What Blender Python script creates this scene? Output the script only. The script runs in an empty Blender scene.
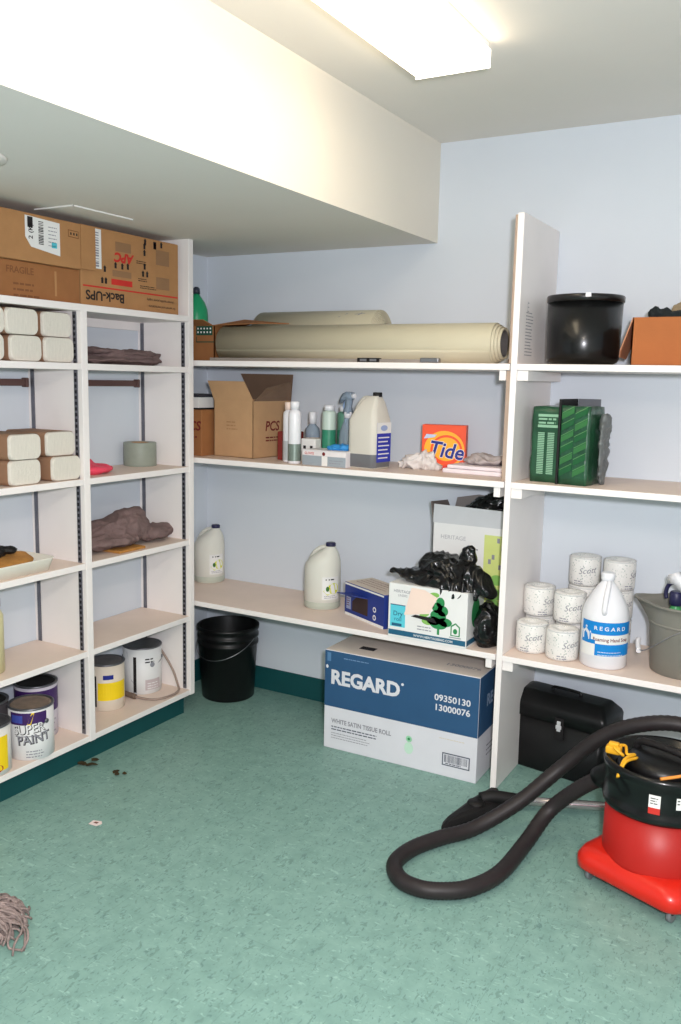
import bpy, bmesh, math, random
from mathutils import Vector, Matrix, noise
R = math.radians
scene = bpy.context.scene
COL = scene.collection
random.seed(7)

# ------------------------------------------------------------------ materials
def lin(c):
    return tuple(((v/255)/12.92 if v/255 <= .04045 else ((v/255+.055)/1.055)**2.4) for v in c) + (1,)
_M = {}
def mat(name, rgb, rough=.6, var=.06, scale=12, bump=0, bscale=60, metal=0, coat=0, trans=0, spec=.4, alpha=1, stretch=None, ior=1.45):
    if name in _M: return _M[name]
    m = bpy.data.materials.new(name); m.use_nodes = True
    nt = m.node_tree; b = nt.nodes['Principled BSDF']
    b.inputs['Roughness'].default_value = rough; b.inputs['Metallic'].default_value = metal
    b.inputs['Specular IOR Level'].default_value = spec
    b.inputs['Coat Weight'].default_value = coat; b.inputs['Coat Roughness'].default_value = .12
    b.inputs['Transmission Weight'].default_value = trans; b.inputs['Alpha'].default_value = alpha
    b.inputs['IOR'].default_value = ior
    c = lin(rgb)
    tc = nt.nodes.new('ShaderNodeTexCoord'); mp = nt.nodes.new('ShaderNodeMapping')
    nt.links.new(tc.outputs['Object'], mp.inputs[0])
    if stretch: mp.inputs['Scale'].default_value = stretch
    n = nt.nodes.new('ShaderNodeTexNoise'); n.inputs['Scale'].default_value = scale; n.inputs['Detail'].default_value = 4
    nt.links.new(mp.outputs[0], n.inputs['Vector'])
    r = nt.nodes.new('ShaderNodeValToRGB')
    r.color_ramp.elements[0].position = .3; r.color_ramp.elements[1].position = .7
    r.color_ramp.elements[0].color = tuple(max(0, v*(1-var)) for v in c[:3]) + (1,)
    r.color_ramp.elements[1].color = tuple(min(1, v*(1+var)) for v in c[:3]) + (1,)
    nt.links.new(n.outputs['Fac'], r.inputs[0]); nt.links.new(r.outputs[0], b.inputs['Base Color'])
    if bump:
        n2 = nt.nodes.new('ShaderNodeTexNoise'); n2.inputs['Scale'].default_value = bscale; n2.inputs['Detail'].default_value = 5
        nt.links.new(mp.outputs[0], n2.inputs['Vector'])
        bp = nt.nodes.new('ShaderNodeBump'); bp.inputs['Strength'].default_value = bump; bp.inputs['Distance'].default_value = .01
        nt.links.new(n2.outputs['Fac'], bp.inputs['Height']); nt.links.new(bp.outputs[0], b.inputs['Normal'])
    _M[name] = m
    return m

def floor_mat():
    m = bpy.data.materials.new('linoleum'); m.use_nodes = True
    nt = m.node_tree; b = nt.nodes['Principled BSDF']; L = nt.links.new
    tc = nt.nodes.new('ShaderNodeTexCoord')
    def nz(scale, detail=4, stretch=None, rot=0, rough=.5, dist=0):
        mp = nt.nodes.new('ShaderNodeMapping'); L(tc.outputs['Object'], mp.inputs[0])
        if stretch: mp.inputs['Scale'].default_value = stretch
        mp.inputs['Rotation'].default_value = (0, 0, rot)
        n = nt.nodes.new('ShaderNodeTexNoise'); n.inputs['Scale'].default_value = scale
        n.inputs['Detail'].default_value = detail; n.inputs['Distortion'].default_value = dist
        n.inputs['Roughness'].default_value = rough
        L(mp.outputs[0], n.inputs['Vector']); return n.outputs['Fac']
    def ramp(fac, stops):
        r = nt.nodes.new('ShaderNodeValToRGB'); e = r.color_ramp.elements
        while len(e) < len(stops): e.new(.5)
        for q, (p, c) in zip(e, stops): q.position = p; q.color = c
        L(fac, r.inputs[0]); return r.outputs[0]
    def mix(f, a, bb, mode='MIX'):
        x = nt.nodes.new('ShaderNodeMix'); x.data_type = 'RGBA'; x.blend_type = mode
        if isinstance(f, float): x.inputs[0].default_value = f
        else: L(f, x.inputs[0])
        L(a, x.inputs[6])
        if isinstance(bb, tuple): x.inputs[7].default_value = bb
        else: L(bb, x.inputs[7])
        return x.outputs[2]
    base = ramp(nz(14, 5, rough=.65), [(.3, lin((117, 152, 143))), (.7, lin((134, 170, 160)))])
    bw = lambda p0, p1: [(p0, (0, 0, 0, 1)), (p1, (1, 1, 1, 1))]
    f1 = ramp(nz(85, 3, (1, .45, 1), .7, dist=1.2), bw(.60, .67))
    f2 = ramp(nz(75, 3, (.45, 1, 1), .3, dist=1.2), bw(.61, .69))
    f3 = ramp(nz(60, 3, (1, .5, 1), 2.0, dist=1.0), bw(.61, .68))
    c = mix(f1, base, lin((100, 134, 128)))
    c = mix(f2, c, lin((146, 182, 172)))
    c = mix(f3, c, lin((108, 142, 133)))
    br = nt.nodes.new('ShaderNodeTexBrick'); br.offset = 0; br.squash = 1
    mp = nt.nodes.new('ShaderNodeMapping'); L(tc.outputs['Object'], mp.inputs[0]); mp.inputs['Location'].default_value = (.03, .08, 0)
    L(mp.outputs[0], br.inputs['Vector'])
    br.inputs['Scale'].default_value = 1; br.inputs['Brick Width'].default_value = .55; br.inputs['Row Height'].default_value = .55
    br.inputs['Mortar Size'].default_value = .0012; br.inputs['Mortar Smooth'].default_value = .3
    s = nt.nodes.new('ShaderNodeMath'); s.operation = 'MULTIPLY'; L(br.outputs['Fac'], s.inputs[0]); s.inputs[1].default_value = .26
    c = mix(s.outputs[0], c, lin((72, 106, 102)))
    L(c, b.inputs['Base Color'])
    b.inputs['Roughness'].default_value = .42; b.inputs['Specular IOR Level'].default_value = .35
    return m

def speckle_mat():
    m = bpy.data.materials.new('speckled_wrapper'); m.use_nodes = True
    nt = m.node_tree; b = nt.nodes['Principled BSDF']; L = nt.links.new
    tc = nt.nodes.new('ShaderNodeTexCoord')
    v = nt.nodes.new('ShaderNodeTexVoronoi'); v.inputs['Scale'].default_value = 130; L(tc.outputs['Object'], v.inputs['Vector'])
    n = nt.nodes.new('ShaderNodeTexNoise'); n.inputs['Scale'].default_value = 40; L(tc.outputs['Object'], n.inputs['Vector'])
    r = nt.nodes.new('ShaderNodeValToRGB'); r.color_ramp.elements[0].position = .22; r.color_ramp.elements[1].position = .34
    r.color_ramp.elements[0].color = lin((158, 168, 164)); r.color_ramp.elements[1].color = lin((222, 220, 216))
    L(v.outputs['Distance'], r.inputs[0])
    r2 = nt.nodes.new('ShaderNodeValToRGB'); r2.color_ramp.elements[0].position = .42; r2.color_ramp.elements[1].position = .52
    L(n.outputs['Fac'], r2.inputs[0])
    x = nt.nodes.new('ShaderNodeMix'); x.data_type = 'RGBA'; L(r2.outputs[0], x.inputs[0])
    x.inputs[6].default_value = lin((222, 220, 216)); L(r.outputs[0], x.inputs[7])
    L(x.outputs[2], b.inputs['Base Color']); b.inputs['Roughness'].default_value = .45
    n3 = nt.nodes.new('ShaderNodeTexNoise'); n3.inputs['Scale'].default_value = 30; n3.inputs['Detail'].default_value = 5; L(tc.outputs['Object'], n3.inputs['Vector'])
    bp = nt.nodes.new('ShaderNodeBump'); bp.inputs['Strength'].default_value = .5; bp.inputs['Distance'].default_value = .01
    L(n3.outputs['Fac'], bp.inputs['Height']); L(bp.outputs[0], b.inputs['Normal'])
    return m

def rug_end_mat():
    m = bpy.data.materials.new('grey_backing'); m.use_nodes = True
    return m

WALL = mat('wall_paint', (205, 211, 218), .75, .012, 3, .05, 180, spec=.2)
CEIL = mat('ceiling_paint', (226, 221, 215), .85, .01, 3, .04, 150, spec=.1)
WHITE = mat('white_gloss_paint', (236, 230, 227), .4, .015, 8)
SHELFTOP = mat('warm_lit_shelf_top', (226, 207, 194), .5, .03, 9)  # same shelf paint on top faces, with the warm light put into the colour
TEAL = mat('dark_teal_vinyl', (18, 74, 76), .5, .06, 10)
TRACK = mat('steel_track', (112, 112, 120), .4, .1, 40, metal=.5)
DARKSLOT = mat('dark_slot', (34, 34, 40), .8)
WOODD = mat('dark_wood', (92, 66, 62), .6, .1, 20, stretch=(1, .1, 1))
TANEDGE = mat('raw_board_edge', (172, 150, 134), .7, .06, 20)
KRAFT = mat('kraft_card', (172, 126, 82), .75, .06, 14, .08, 90)
KRAFTD = mat('darker_kraft', (150, 100, 60), .78, .07, 14, .08, 90)
KRAFTP = mat('pale_kraft', (184, 146, 108), .75, .05, 14, .08, 90)
KRAFTO = mat('orange_kraft', (166, 98, 52), .75, .05, 10, .06, 80)
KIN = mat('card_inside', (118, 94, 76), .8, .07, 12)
TAPE = mat('packing_tape', (176, 140, 100), .3, .04, 20)
PAPERW = mat('white_paper', (228, 227, 224), .7, .02, 20)
TOWEL = mat('folded_towel_paper', (222, 216, 204), .9, .05, 30, .5, 70, stretch=(1, 8, 1))
TOWELW = mat('tan_band', (164, 126, 98), .75, .05, 14)
CREAMP = mat('cream_plastic', (230, 226, 214), .45, .02)
BLACKP = mat('black_plastic', (14, 14, 15), .38, .1, 20, .06, 120)
BLACKG = mat('black_gloss', (12, 13, 14), .26, .05, coat=.15)
BLACKM = mat('black_matte', (22, 20, 21), .6, .1, 30, .1, 120)
BAG = mat('bin_liner', (10, 10, 12), .22, .2, 20, .5, 45, coat=.3)
INK = mat('black_ink', (32, 28, 30), .6)
REDINK = mat('red_ink', (196, 48, 40), .6)
MAROON = mat('maroon_ink', (112, 34, 34), .6)
BLUE = mat('box_blue', (44, 82, 120), .5, .03)
BLUEBOX = mat('carton_navy', (34, 54, 130), .5, .04)
BLUELAB = mat('label_blue', (16, 128, 204), .4, .03)
GREEN = mat('leaf_green', (42, 132, 76), .5, .05)
GREENL = mat('pale_leaf_green', (132, 184, 92), .5, .05)
CYAN = mat('cyan_print', (90, 198, 214), .5, .03)
TEALP = mat('teal_band_print', (36, 92, 122), .5, .03)
LIME = mat('lime_print', (206, 216, 132), .5, .05)
GREYINK = mat('grey_ink', (140, 140, 148), .6)
REDP = mat('red_plastic', (204, 36, 22), .34, .04, 6, coat=.2)
REDD = mat('red_drum', (172, 30, 24), .42, .04, 6)
HOSE = mat('hose_rubber', (40, 35, 36), .5, .1, 30)
CHROME = mat('chrome_tube', (205, 196, 196), .22, .03, metal=.85)
STEEL = mat('steel', (150, 150, 154), .3, .05, metal=.9)
GALV = mat('can_metal', (120, 120, 126), .35, .12, 30, metal=.8)
YELLOWC = mat('yellow_cable', (226, 166, 36), .5)
YELLOW = mat('label_yellow', (240, 206, 28), .45, .03)
PURPLE = mat('label_purple', (62, 34, 92), .45, .1, 30)
WHITEC = mat('white_can', (222, 222, 222), .4, .03)
GREYCLOTH = mat('grey_brown_cloth', (118, 98, 96), .95, .1, 30, .4, 120)
WHITECLOTH = mat('white_cloth', (216, 210, 206), .95, .04, 30, .4, 90)
PINK = mat('pink_plastic', (226, 72, 96), .5, .06)
GREYTAPE = mat('sage_tape', (142, 148, 136), .5, .05, 30)
OCHRE = mat('ochre_sponge', (176, 124, 62), .9, .12, 30, .4, 120)
VINYL = mat('vinyl_roll', (194, 187, 163), .5, .05, 9, .1, 40, stretch=(.3, 1, 1))
VINYLD = mat('shaded_hollow_vinyl', (92, 88, 86), .8, .12, 60)  # inside of the rolls, the hollow's shade put into the colour
BOTTLEG = mat('green_bottle_plastic', (40, 168, 112), .3, .04, trans=.15)
BOTTLEG2 = mat('sea_green_label', (52, 132, 104), .4, .12, 30)
MILK = mat('milky_plastic', (224, 223, 213), .32, .02, 5, trans=.12, ior=1.15)
MILK2 = mat('frosted_plastic', (216, 211, 200), .34, .02, 5, trans=.1, ior=1.15)
LIQ = mat('grey_liquid', (112, 114, 118), .35, .04, 6, trans=.1)
LIQG = mat('pale_green_liquid', (192, 198, 184), .35, .03, 6, trans=.1)
NAVYCAP = mat('navy_cap', (38, 38, 72), .4)
WHITEP = mat('white_plastic', (226, 226, 230), .35, .02, coat=.2)
CLEARP = mat('clear_blue_plastic', (176, 192, 208), .2, .03, trans=.5, ior=1.2)
SILVER = mat('silver_bottle', (196, 200, 202), .35, .05, metal=.3)
GLOVE = mat('blue_glove', (50, 138, 204), .5, .06)
ORANGE = mat('soap_orange', (238, 84, 44), .45, .03)
ORANGE2 = mat('soap_yellow', (252, 176, 44), .45, .03)
NAVY = mat('soap_navy', (28, 40, 130), .45)
GREENPK = mat('green_shrink_wrap', (34, 76, 52), .32, .3, 14, .4, 30, coat=.3)
GREENPL = mat('pale_green_print', (134, 176, 146), .5)
GREENPM = mat('mid_green_print', (52, 108, 60), .35)
GREYWRAP = mat('shaded_film', (112, 116, 116), .35, .1, 20, .4, 40, trans=.2)
BUCKETG = mat('grey_bucket_plastic', (122, 120, 112), .42, .05, 8)
SPECK = speckle_mat()
MOPM = mat('mop_yarn', (146, 130, 126), .95, .3, 60, .5, 200)
LEAF = mat('dry_leaf', (62, 50, 28), .9, .3, 60)
FIXT = mat('white_enamel', (235, 233, 228), .4, .01)
PALEP = mat('pale_pink_paper', (238, 214, 200), .6, .02)
def emis(name, rgb, s):
    m = bpy.data.materials.new(name); m.use_nodes = True; b = m.node_tree.nodes['Principled BSDF']
    b.inputs['Base Color'].default_value = (.9, .9, .9, 1); b.inputs['Emission Color'].default_value = lin(rgb); b.inputs['Emission Strength'].default_value = s
    return m

# ------------------------------------------------------------------ mesh helpers
class MB:
    def __init__(s): s.bm = bmesh.new(); s.mats = []
    def mi(s, m):
        if m not in s.mats: s.mats.append(m)
        return s.mats.index(m)
    def _fin(s, faces, m, smooth=False):
        i = s.mi(m)
        for f in faces: f.material_index = i; f.smooth = smooth
    def box(s, lo, hi, m, bevel=0, M=None, top=None, seg=2):
        t = bmesh.new(); bmesh.ops.create_cube(t, size=1)
        lo = Vector(lo); hi = Vector(hi); c = (lo+hi)/2; d = hi-lo
        for v in t.verts: v.co = Vector((v.co.x*d.x, v.co.y*d.y, v.co.z*d.z)) + c
        if bevel: bmesh.ops.bevel(t, geom=t.edges[:], offset=bevel, segments=seg, profile=.6, affect='EDGES')
        s.add(t, m, M, smooth=False, top=top); return s
    def add(s, t, m, M=None, smooth=False, top=None):
        if M is not None: bmesh.ops.transform(t, matrix=M, verts=t.verts)
        i = s.mi(m); it = s.mi(top) if top else i
        t.normal_update(); mp = {}
        for v in t.verts: mp[v] = s.bm.verts.new(v.co)
        for f in t.faces:
            try: g = s.bm.faces.new([mp[v] for v in f.verts])
            except ValueError: continue
            g.material_index = it if (top and f.normal.z > .9) else i; g.smooth = smooth
        t.free(); return s
    def rings(s, rs, m, closed=False, cap0=True, cap1=True, smooth=True):
        """rs: list of loops with equal count"""
        vs = [[s.bm.verts.new(p) for p in r] for r in rs]; n = len(vs[0]); fs = []
        pairs = list(zip(vs, vs[1:])) + ([(vs[-1], vs[0])] if closed else [])
        for a, b in pairs:
            for k in range(n):
                fs.append(s.bm.faces.new((a[k], a[(k+1) % n], b[(k+1) % n], b[k])))
        s._fin(fs, m, smooth)
        cf = []
        if cap0 and not closed: cf.append(s.bm.faces.new(vs[0][::-1]))
        if cap1 and not closed: cf.append(s.bm.faces.new(vs[-1]))
        s._fin(cf, m, False); return s
    def lathe(s, prof, m, c=(0, 0, 0), n=40, axis='z', cap0=True, cap1=True, smooth=True, M=None):
        rs = []
        for r, z in prof:
            r = max(r, 1e-4); loop = []
            for k in range(n):
                a = 2*math.pi*k/n
                p = Vector((r*math.cos(a), r*math.sin(a), z))
                if axis == 'x': p = Vector((z, r*math.cos(a), r*math.sin(a)))
                if axis == 'y': p = Vector((r*math.sin(a), z, r*math.cos(a)))
                p = p + Vector(c)
                if M is not None: p = M @ p
                loop.append(p)
            rs.append(loop)
        return s.rings(rs, m, cap0=cap0, cap1=cap1, smooth=smooth)
    def tube(s, pts, r, m, n=12, sub=6, closed=False, corr=0):
        pts = [Vector(p) for p in pts]
        if sub > 1: pts = catmull(pts, sub, closed)
        rs = []; up = Vector((0, 0, 1)); N = len(pts); prev = None
        L = 0
        for i, p in enumerate(pts):
            a = pts[(i-1) % N] if (closed or i > 0) else p
            b = pts[(i+1) % N] if (closed or i < N-1) else p
            t = (b-a).normalized()
            if prev is None:
                x = t.cross(up)
                if x.length < .1: x = t.cross(Vector((1, 0, 0)))
            else: x = prev - t*prev.dot(t)
            x.normalize(); y = t.cross(x); prev = x
            rr = (r[min(i*len(r)//N, len(r)-1)] if isinstance(r, (list, tuple)) else r)
            if corr: rr *= 1 + (corr if i % 2 else -corr)
            rs.append([p + (x*math.cos(2*math.pi*k/n) + y*math.sin(2*math.pi*k/n))*rr for k in range(n)])
        return s.rings(rs, m, closed=closed)
    def quad(s, pts, m):
        f = s.bm.faces.new([s.bm.verts.new(p) for p in pts]); s._fin([f], m); return s
    def sheet(s, pts, th, m):
        """thin prism over polygon"""
        P = [Vector(p) for p in pts]; nrm = (P[1]-P[0]).cross(P[2]-P[0]).normalized()*th
        a = [s.bm.verts.new(p) for p in P]; b = [s.bm.verts.new(p+nrm) for p in P]; n = len(P)
        fs = [s.bm.faces.new(a[::-1]), s.bm.faces.new(b)]
        for k in range(n): fs.append(s.bm.faces.new((a[k], a[(k+1) % n], b[(k+1) % n], b[k])))
        s._fin(fs, m); return s

def catmull(P, sub, closed=False):
    out = []; n = len(P); rng = n if closed else n-1
    for i in range(rng):
        p0 = P[(i-1) % n] if (closed or i > 0) else P[i]*2-P[i+1]
        p1 = P[i]; p2 = P[(i+1) % n]
        p3 = P[(i+2) % n] if (closed or i+2 < n) else p2*2-p1
        for k in range(sub):
            t = k/sub
            out.append(.5*((2*p1)+(p2-p0)*t+(2*p0-5*p1+4*p2-p3)*t*t+(3*p1-p0-3*p2+p3)*t**3))
    if not closed: out.append(P[-1].copy())
    return out

def rrect(w, d, r, z, c=(0, 0), n=6):
    out = []
    for sx, sy, a0 in ((1, 1, 0), (-1, 1, 90), (-1, -1, 180), (1, -1, 270)):
        for k in range(n):
            a = R(a0+90*k/(n-1))
            out.append(Vector((c[0]+sx*(w/2-r)+r*math.cos(a), c[1]+sy*(d/2-r)+r*math.sin(a), z)))
    return out

def obj(name, mb, parent=None, world=False, kind=None, label=None, recalc=True):
    bm = mb.bm
    if recalc: bmesh.ops.recalc_face_normals(bm, faces=bm.faces[:])
    me = bpy.data.meshes.new(name); bm.to_mesh(me); bm.free()
    for m in mb.mats: me.materials.append(m)
    o = bpy.data.objects.new(name, me); COL.objects.link(o)
    if parent is not None:
        o.parent = parent
        if world:
            chain = Matrix.Identity(4); p = parent
            while p is not None: chain = p.matrix_basis @ chain; p = p.parent
            me.transform(chain.inverted())
    if kind: o['kind'] = kind
    if label: o['label'] = label
    return o
def struct(name, mb): o = obj(name, mb); o['kind'] = 'structure'; return o
def thing(name, label, cat, loc=(0, 0, 0), rz=0, group=None):
    o = bpy.data.objects.new(name, None); COL.objects.link(o); o.empty_display_size = .05
    o.location = loc; o.rotation_euler = (0, 0, R(rz)); o['label'] = label; o['category'] = cat
    o.matrix_basis = Matrix.Translation(loc) @ Matrix.Rotation(R(rz), 4, 'Z')
    if group: o['group'] = group
    return o
def tag(o, label, cat, group=None):
    o['label'] = label; o['category'] = cat
    if group: o['group'] = group
    return o
def dup(root, loc, rz=0, label=None, rot=None):
    r = root.copy(); COL.objects.link(r); r.location = loc; r.rotation_euler = rot or (0, 0, R(rz))
    if label: r['label'] = label
    for ch in list(root.children):
        c = ch.copy(); COL.objects.link(c); c.parent = r
        for g in ch.children:
            d = g.copy(); COL.objects.link(d); d.parent = c
    return r

# ---- printing on faces: f(u, v, off) -> point
def plane_x(x, sgn=1, u0=0, z0=0):      # face looking +x (u runs along +y)
    return lambda u, v, o: Vector((x+sgn*o, u0+u*sgn, z0+v))
def plane_y(y, u0=0, z0=0):             # face looking -y
    return lambda u, v, o: Vector((u0+u, y-o, z0+v))
def cyl(r, a0=-90, r1=None, h=1):            # wraps; u = arc length measured from direction a0 (deg), increasing to the right seen from outside
    def f(u, v, o):
        rr = r if r1 is None else r+(r1-r)*v/h
        a = R(a0)+u/r; return Vector(((rr+o)*math.cos(a), (rr+o)*math.sin(a), v))
    return f
class Ink(MB):
    def __init__(s, f, base=.0006, step=.0004): super().__init__(); s.f = f; s.o = base; s.step = step
    def poly(s, pts, m, layer=0):
        o = s.o+s.step*layer
        fc = s.bm.faces.new([s.bm.verts.new(s.f(u, v, o)) for u, v in pts]); fc.material_index = s.mi(m); return s
    def rect(s, u0, v0, u1, v1, m, layer=0, n=1):
        o = s.o+s.step*layer
        for k in range(n):
            a = u0+(u1-u0)*k/n; b = u0+(u1-u0)*(k+1)/n
            fc = s.bm.faces.new([s.bm.verts.new(s.f(u, v, o)) for u, v in ((a, v0), (b, v0), (b, v1), (a, v1))]); fc.material_index = s.mi(m)
        return s
    def ell(s, u, v, a, b, m, layer=0, n=28, rot=0):
        c, q = math.cos(R(rot)), math.sin(R(rot))
        return s.poly([(u+a*math.cos(t)*c-b*math.sin(t)*q, v+a*math.cos(t)*q+b*math.sin(t)*c) for t in [2*math.pi*k/n for k in range(n)]], m, layer)
    def text(s, txt, u, v, h, m, layer=1, bold=0, align='LEFT', sx=1, flip=False, shear=0, rot=0):
        cu = bpy.data.curves.new('t', 'FONT'); cu.body = txt; cu.size = h*1.38; cu.offset = bold*h; cu.align_x = align; cu.shear = shear; cu.resolution_u = 3
        ob = bpy.data.objects.new('t', cu); COL.objects.link(ob)
        dg = bpy.context.evaluated_depsgraph_get(); me = ob.evaluated_get(dg).to_mesh()
        o = s.o+s.step*layer; i = s.mi(m); vs = []
        c, q = math.cos(R(rot)), math.sin(R(rot))
        for w in me.vertices:
            x, y = w.co.x*sx, w.co.y
            if flip: x, y = -x, -y
            x, y = x*c-y*q, x*q+y*c
            vs.append(s.bm.verts.new(s.f(u+x, v+y, o)))
        for p in me.polygons:
            try: fc = s.bm.faces.new([vs[k] for k in p.vertices]); fc.material_index = i
            except ValueError: pass
        ob.evaluated_get(dg).to_mesh_clear(); bpy.data.objects.remove(ob); bpy.data.curves.remove(cu); return s
    def lines(s, u0, v0, u1, rows, dv, h, m, layer=1, seed=1):
        rd = random.Random(seed)
        for r in range(rows):
            u = u0; v = v0-r*dv; end = u0+(u1-u0)*rd.uniform(.7, 1)
            while u < end:
                w = rd.uniform(1.5, 5)*h; s.rect(u, v, min(u+w, end), v+h, m, layer); u += w+h*.7
        return s
    def bars(s, u0, v0, u1, v1, m, layer=1, n=16, vert=True, seed=2):
        rd = random.Random(seed)
        L = (u1-u0) if vert else (v1-v0)
        for k in range(n):
            a = L*k/n; w = L/n*rd.uniform(.25, .75)
            if vert: s.rect(u0+a, v0, u0+a+w, v1, m, layer)
            else: s.rect(u0, v0+a, u1, v0+a+w, m, layer)
        return s
def ink_obj(name, ink, parent, label=None): return obj(name, ink, parent, label=label, recalc=False)

def blob(parts, m, voxel=.008, amp=.012, scale=14, seed=0, floor=0, sharp=True, an=(1, 1, 1), sm=True):
    """union of ellipsoids (centre, radii, rot_z, rot_x) remeshed and creased"""
    t = bmesh.new()
    for pr in parts:
        c, r = pr[0], pr[1]; rz = pr[2] if len(pr) > 2 else 0; rx = pr[3] if len(pr) > 3 else 0
        M = Matrix.Translation(c) @ Matrix.Rotation(R(rz), 4, 'Z') @ Matrix.Rotation(R(rx), 4, 'Y') @ Matrix.Diagonal((*r, 1))
        bmesh.ops.create_icosphere(t, subdivisions=3, radius=1, matrix=M)
    me = bpy.data.meshes.new('tmp'); t.to_mesh(me); t.free()
    ob = bpy.data.objects.new('tmp', me); COL.objects.link(ob)
    md = ob.modifiers.new('r', 'REMESH'); md.mode = 'VOXEL'; md.voxel_size = voxel
    sm_ = ob.modifiers.new('s', 'SMOOTH'); sm_.iterations = 3
    dg = bpy.context.evaluated_depsgraph_get(); ev = bpy.data.meshes.new_from_object(ob.evaluated_get(dg))
    bpy.data.objects.remove(ob); bpy.data.meshes.remove(me)
    mb = MB(); mb.mi(m); mb.bm.from_mesh(ev); bpy.data.meshes.remove(ev); mb.bm.normal_update()
    off = Vector((seed*3.1, seed*1.7, seed*.9)); new = []
    for v in mb.bm.verts:
        p = Vector((v.co.x*an[0], v.co.y*an[1], v.co.z*an[2]))*scale+off
        w = Vector((noise.noise(p*.6), noise.noise(p*.6+Vector((9, 2, 5))), noise.noise(p*.6+Vector((1, 8, 3)))))*1.2
        if sharp:
            d = (1-abs(noise.noise(p+w))*2.6)*amp + (1-abs(noise.noise((p+w)*2.3))*2.6)*amp*.45 - amp*.7
        else: d = noise.noise(p+w)*amp + noise.noise(p*2.2)*amp*.4
        new.append(v.co+v.normal*d)
    for v, c in zip(mb.bm.verts, new):
        v.co = c
        if floor is not None and v.co.z < floor: v.co.z = floor
    for f in mb.bm.faces: f.smooth = sm; f.material_index = 0
    return mb

# ------------------------------------------------------------------ room
ZC = 2.607; SX = 1.2585; SZ = 2.194; XR = 4.3; YF = -5.0
def slab(lo, hi, m): return MB().box(lo, hi, m)
struct('floor', slab((-.1, YF-.1, -.1), (XR+.1, .1, 0), floor_mat()))
struct('ceiling', slab((-.1, YF-.1, ZC), (XR+.1, .1, ZC+.1), CEIL))
struct('wall_left', slab((-.1, YF, 0), (0, 0, ZC), WALL))
struct('wall_back', slab((-.1, 0, 0), (XR+.1, .1, ZC), WALL))
struct('wall_right', slab((XR, YF, 0), (XR+.1, 0, ZC), WALL))
struct('wall_front', slab((-.1, YF-.1, 0), (XR+.1, YF, ZC), WALL))
mb = MB(); mb.box((0, YF, SZ), (SX, 0, ZC), CEIL)
mb.bm.faces.ensure_lookup_table(); wi = mb.mi(mat('lamp_warmed_wall', (226, 220, 208), .75, .012, 3, .05, 180, spec=.2))  # side face: the fixture's warm glow is mixed into the wall colour
mb.bm.normal_update()
for f in mb.bm.faces:
    if f.normal.x > .9: f.material_index = wi
o = struct('trim_1', mb)
struct('baseboard_back', MB().box((.0, -.008, 0), (XR, 0, .118), TEAL, .002))
struct('baseboard_left', MB().box((0, -.46, 0), (.008, -.008, .118), TEAL, .002))
struct('baseboard_right', MB().box((XR-.008, YF, 0), (XR, -.008, .118), TEAL, .002))
# access panel and vent on the underside of the bulkhead
t = thing('access_panel', 'thin white access panel in the underside of the bulkhead above the cartons', 'panel', (.31, -1.13, SZ-.004))
obj('panel_plate', MB().box((-.095, -.15, 0), (.095, .15, .004), CEIL, .0012), t)
obj('panel_edge', MB().box((.095, -.153, -.001), (.0985, .153, .004), PAPERW).box((-.10, -.1535, -.001), (.0985, -.150, .004), PAPERW), t)
t = thing('round_vent', 'round grey vent under the bulkhead at the left edge', 'vent', (.655, -1.94, SZ-.012))
obj('vent_ring', MB().lathe([(.05, .006), (.09, 0), (.125, .004), (.128, .012)], CEIL, cap1=True), t)
obj('vent_disc', MB().lathe([(.05, -.006), (.0, -.006)][::-1]+[(.05, .008)], FIXT), t)

# ------------------------------------------------------------------ ceiling light
t = thing('ceiling_light', 'lit white box-shaped fluorescent ceiling fixture with a bright diffuser', 'ceiling light', (1.715, -1.6, ZC-.071))
obj('housing', MB().box((-.118, -.62, .05), (.118, .62, .071), FIXT, .003), t)
ow = emis('lit_diffuser', (255, 234, 200), 8.2)
mb = MB(); rs = []
for y in (-.617, .617):
    rs.append([Vector(p) for p in [(-.122, y, .05), (-.122, y, .012), (-.112, y, 0), (.112, y, 0), (.122, y, .012), (.122, y, .05)]])
mb.rings(rs, ow, smooth=False); obj('diffuser', mb, t)
mb = MB()
for y in (-.622, .617): mb.box((-.1225, y, .0), (.1225, y+.005, .052), FIXT, .001)
obj('end_cap', MB().box((-.1225, -.622, -.001), (.1225, -.6172, .052), FIXT, .001), t)
obj('end_cap', MB().box((-.1225, .6172, -.001), (.1225, .622, .052), emis('lit_end', (255, 244, 226), 2.2), .001), t)

# ------------------------------------------------------------------ built-in unit on the left
AX = .30; EY = -.48; PT = .032
panels = [(EY-PT, EY), (-1.153, -1.121), (-1.826, -1.794)]
ZL = [1.863, 1.640, 1.193, .856, .495, .136]
unit = thing('shelving_unit', 'white built-in cubby shelving unit along the left wall with a teal plinth', 'shelves', (.15, -1.15, 0))
for i, (a, b) in enumerate(panels):
    obj('end_panel' if i == 0 else 'upright_panel', MB().box((0, a, .11), (AX, b, SZ if i != 1 else 1.838), WHITE, .0025), unit, True)
for i in range(2):
    y1 = panels[i][0]; y0 = panels[i+1][1]
    for k, z in enumerate(ZL):
        if k == 0: continue
        obj('shelf', MB().box((0.004, y0+.001, z-.025), (AX-.002, y1-.001, z), WHITE, .002, top=SHELFTOP), unit, True)
obj('top_board', MB().box((0, panels[2][1], ZL[0]-.026), (AX, panels[0][0], ZL[0]), WHITE, .002, top=SHELFTOP), unit, True)
obj('plinth', MB().box((.008, -1.83, 0), (.235, EY-PT-.001, .110), TEAL), unit, True)
obj('plinth_end', MB().box((.012, EY-PT-.001, 0), (.236, EY-.004, .1095), TEAL), unit, True)
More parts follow.
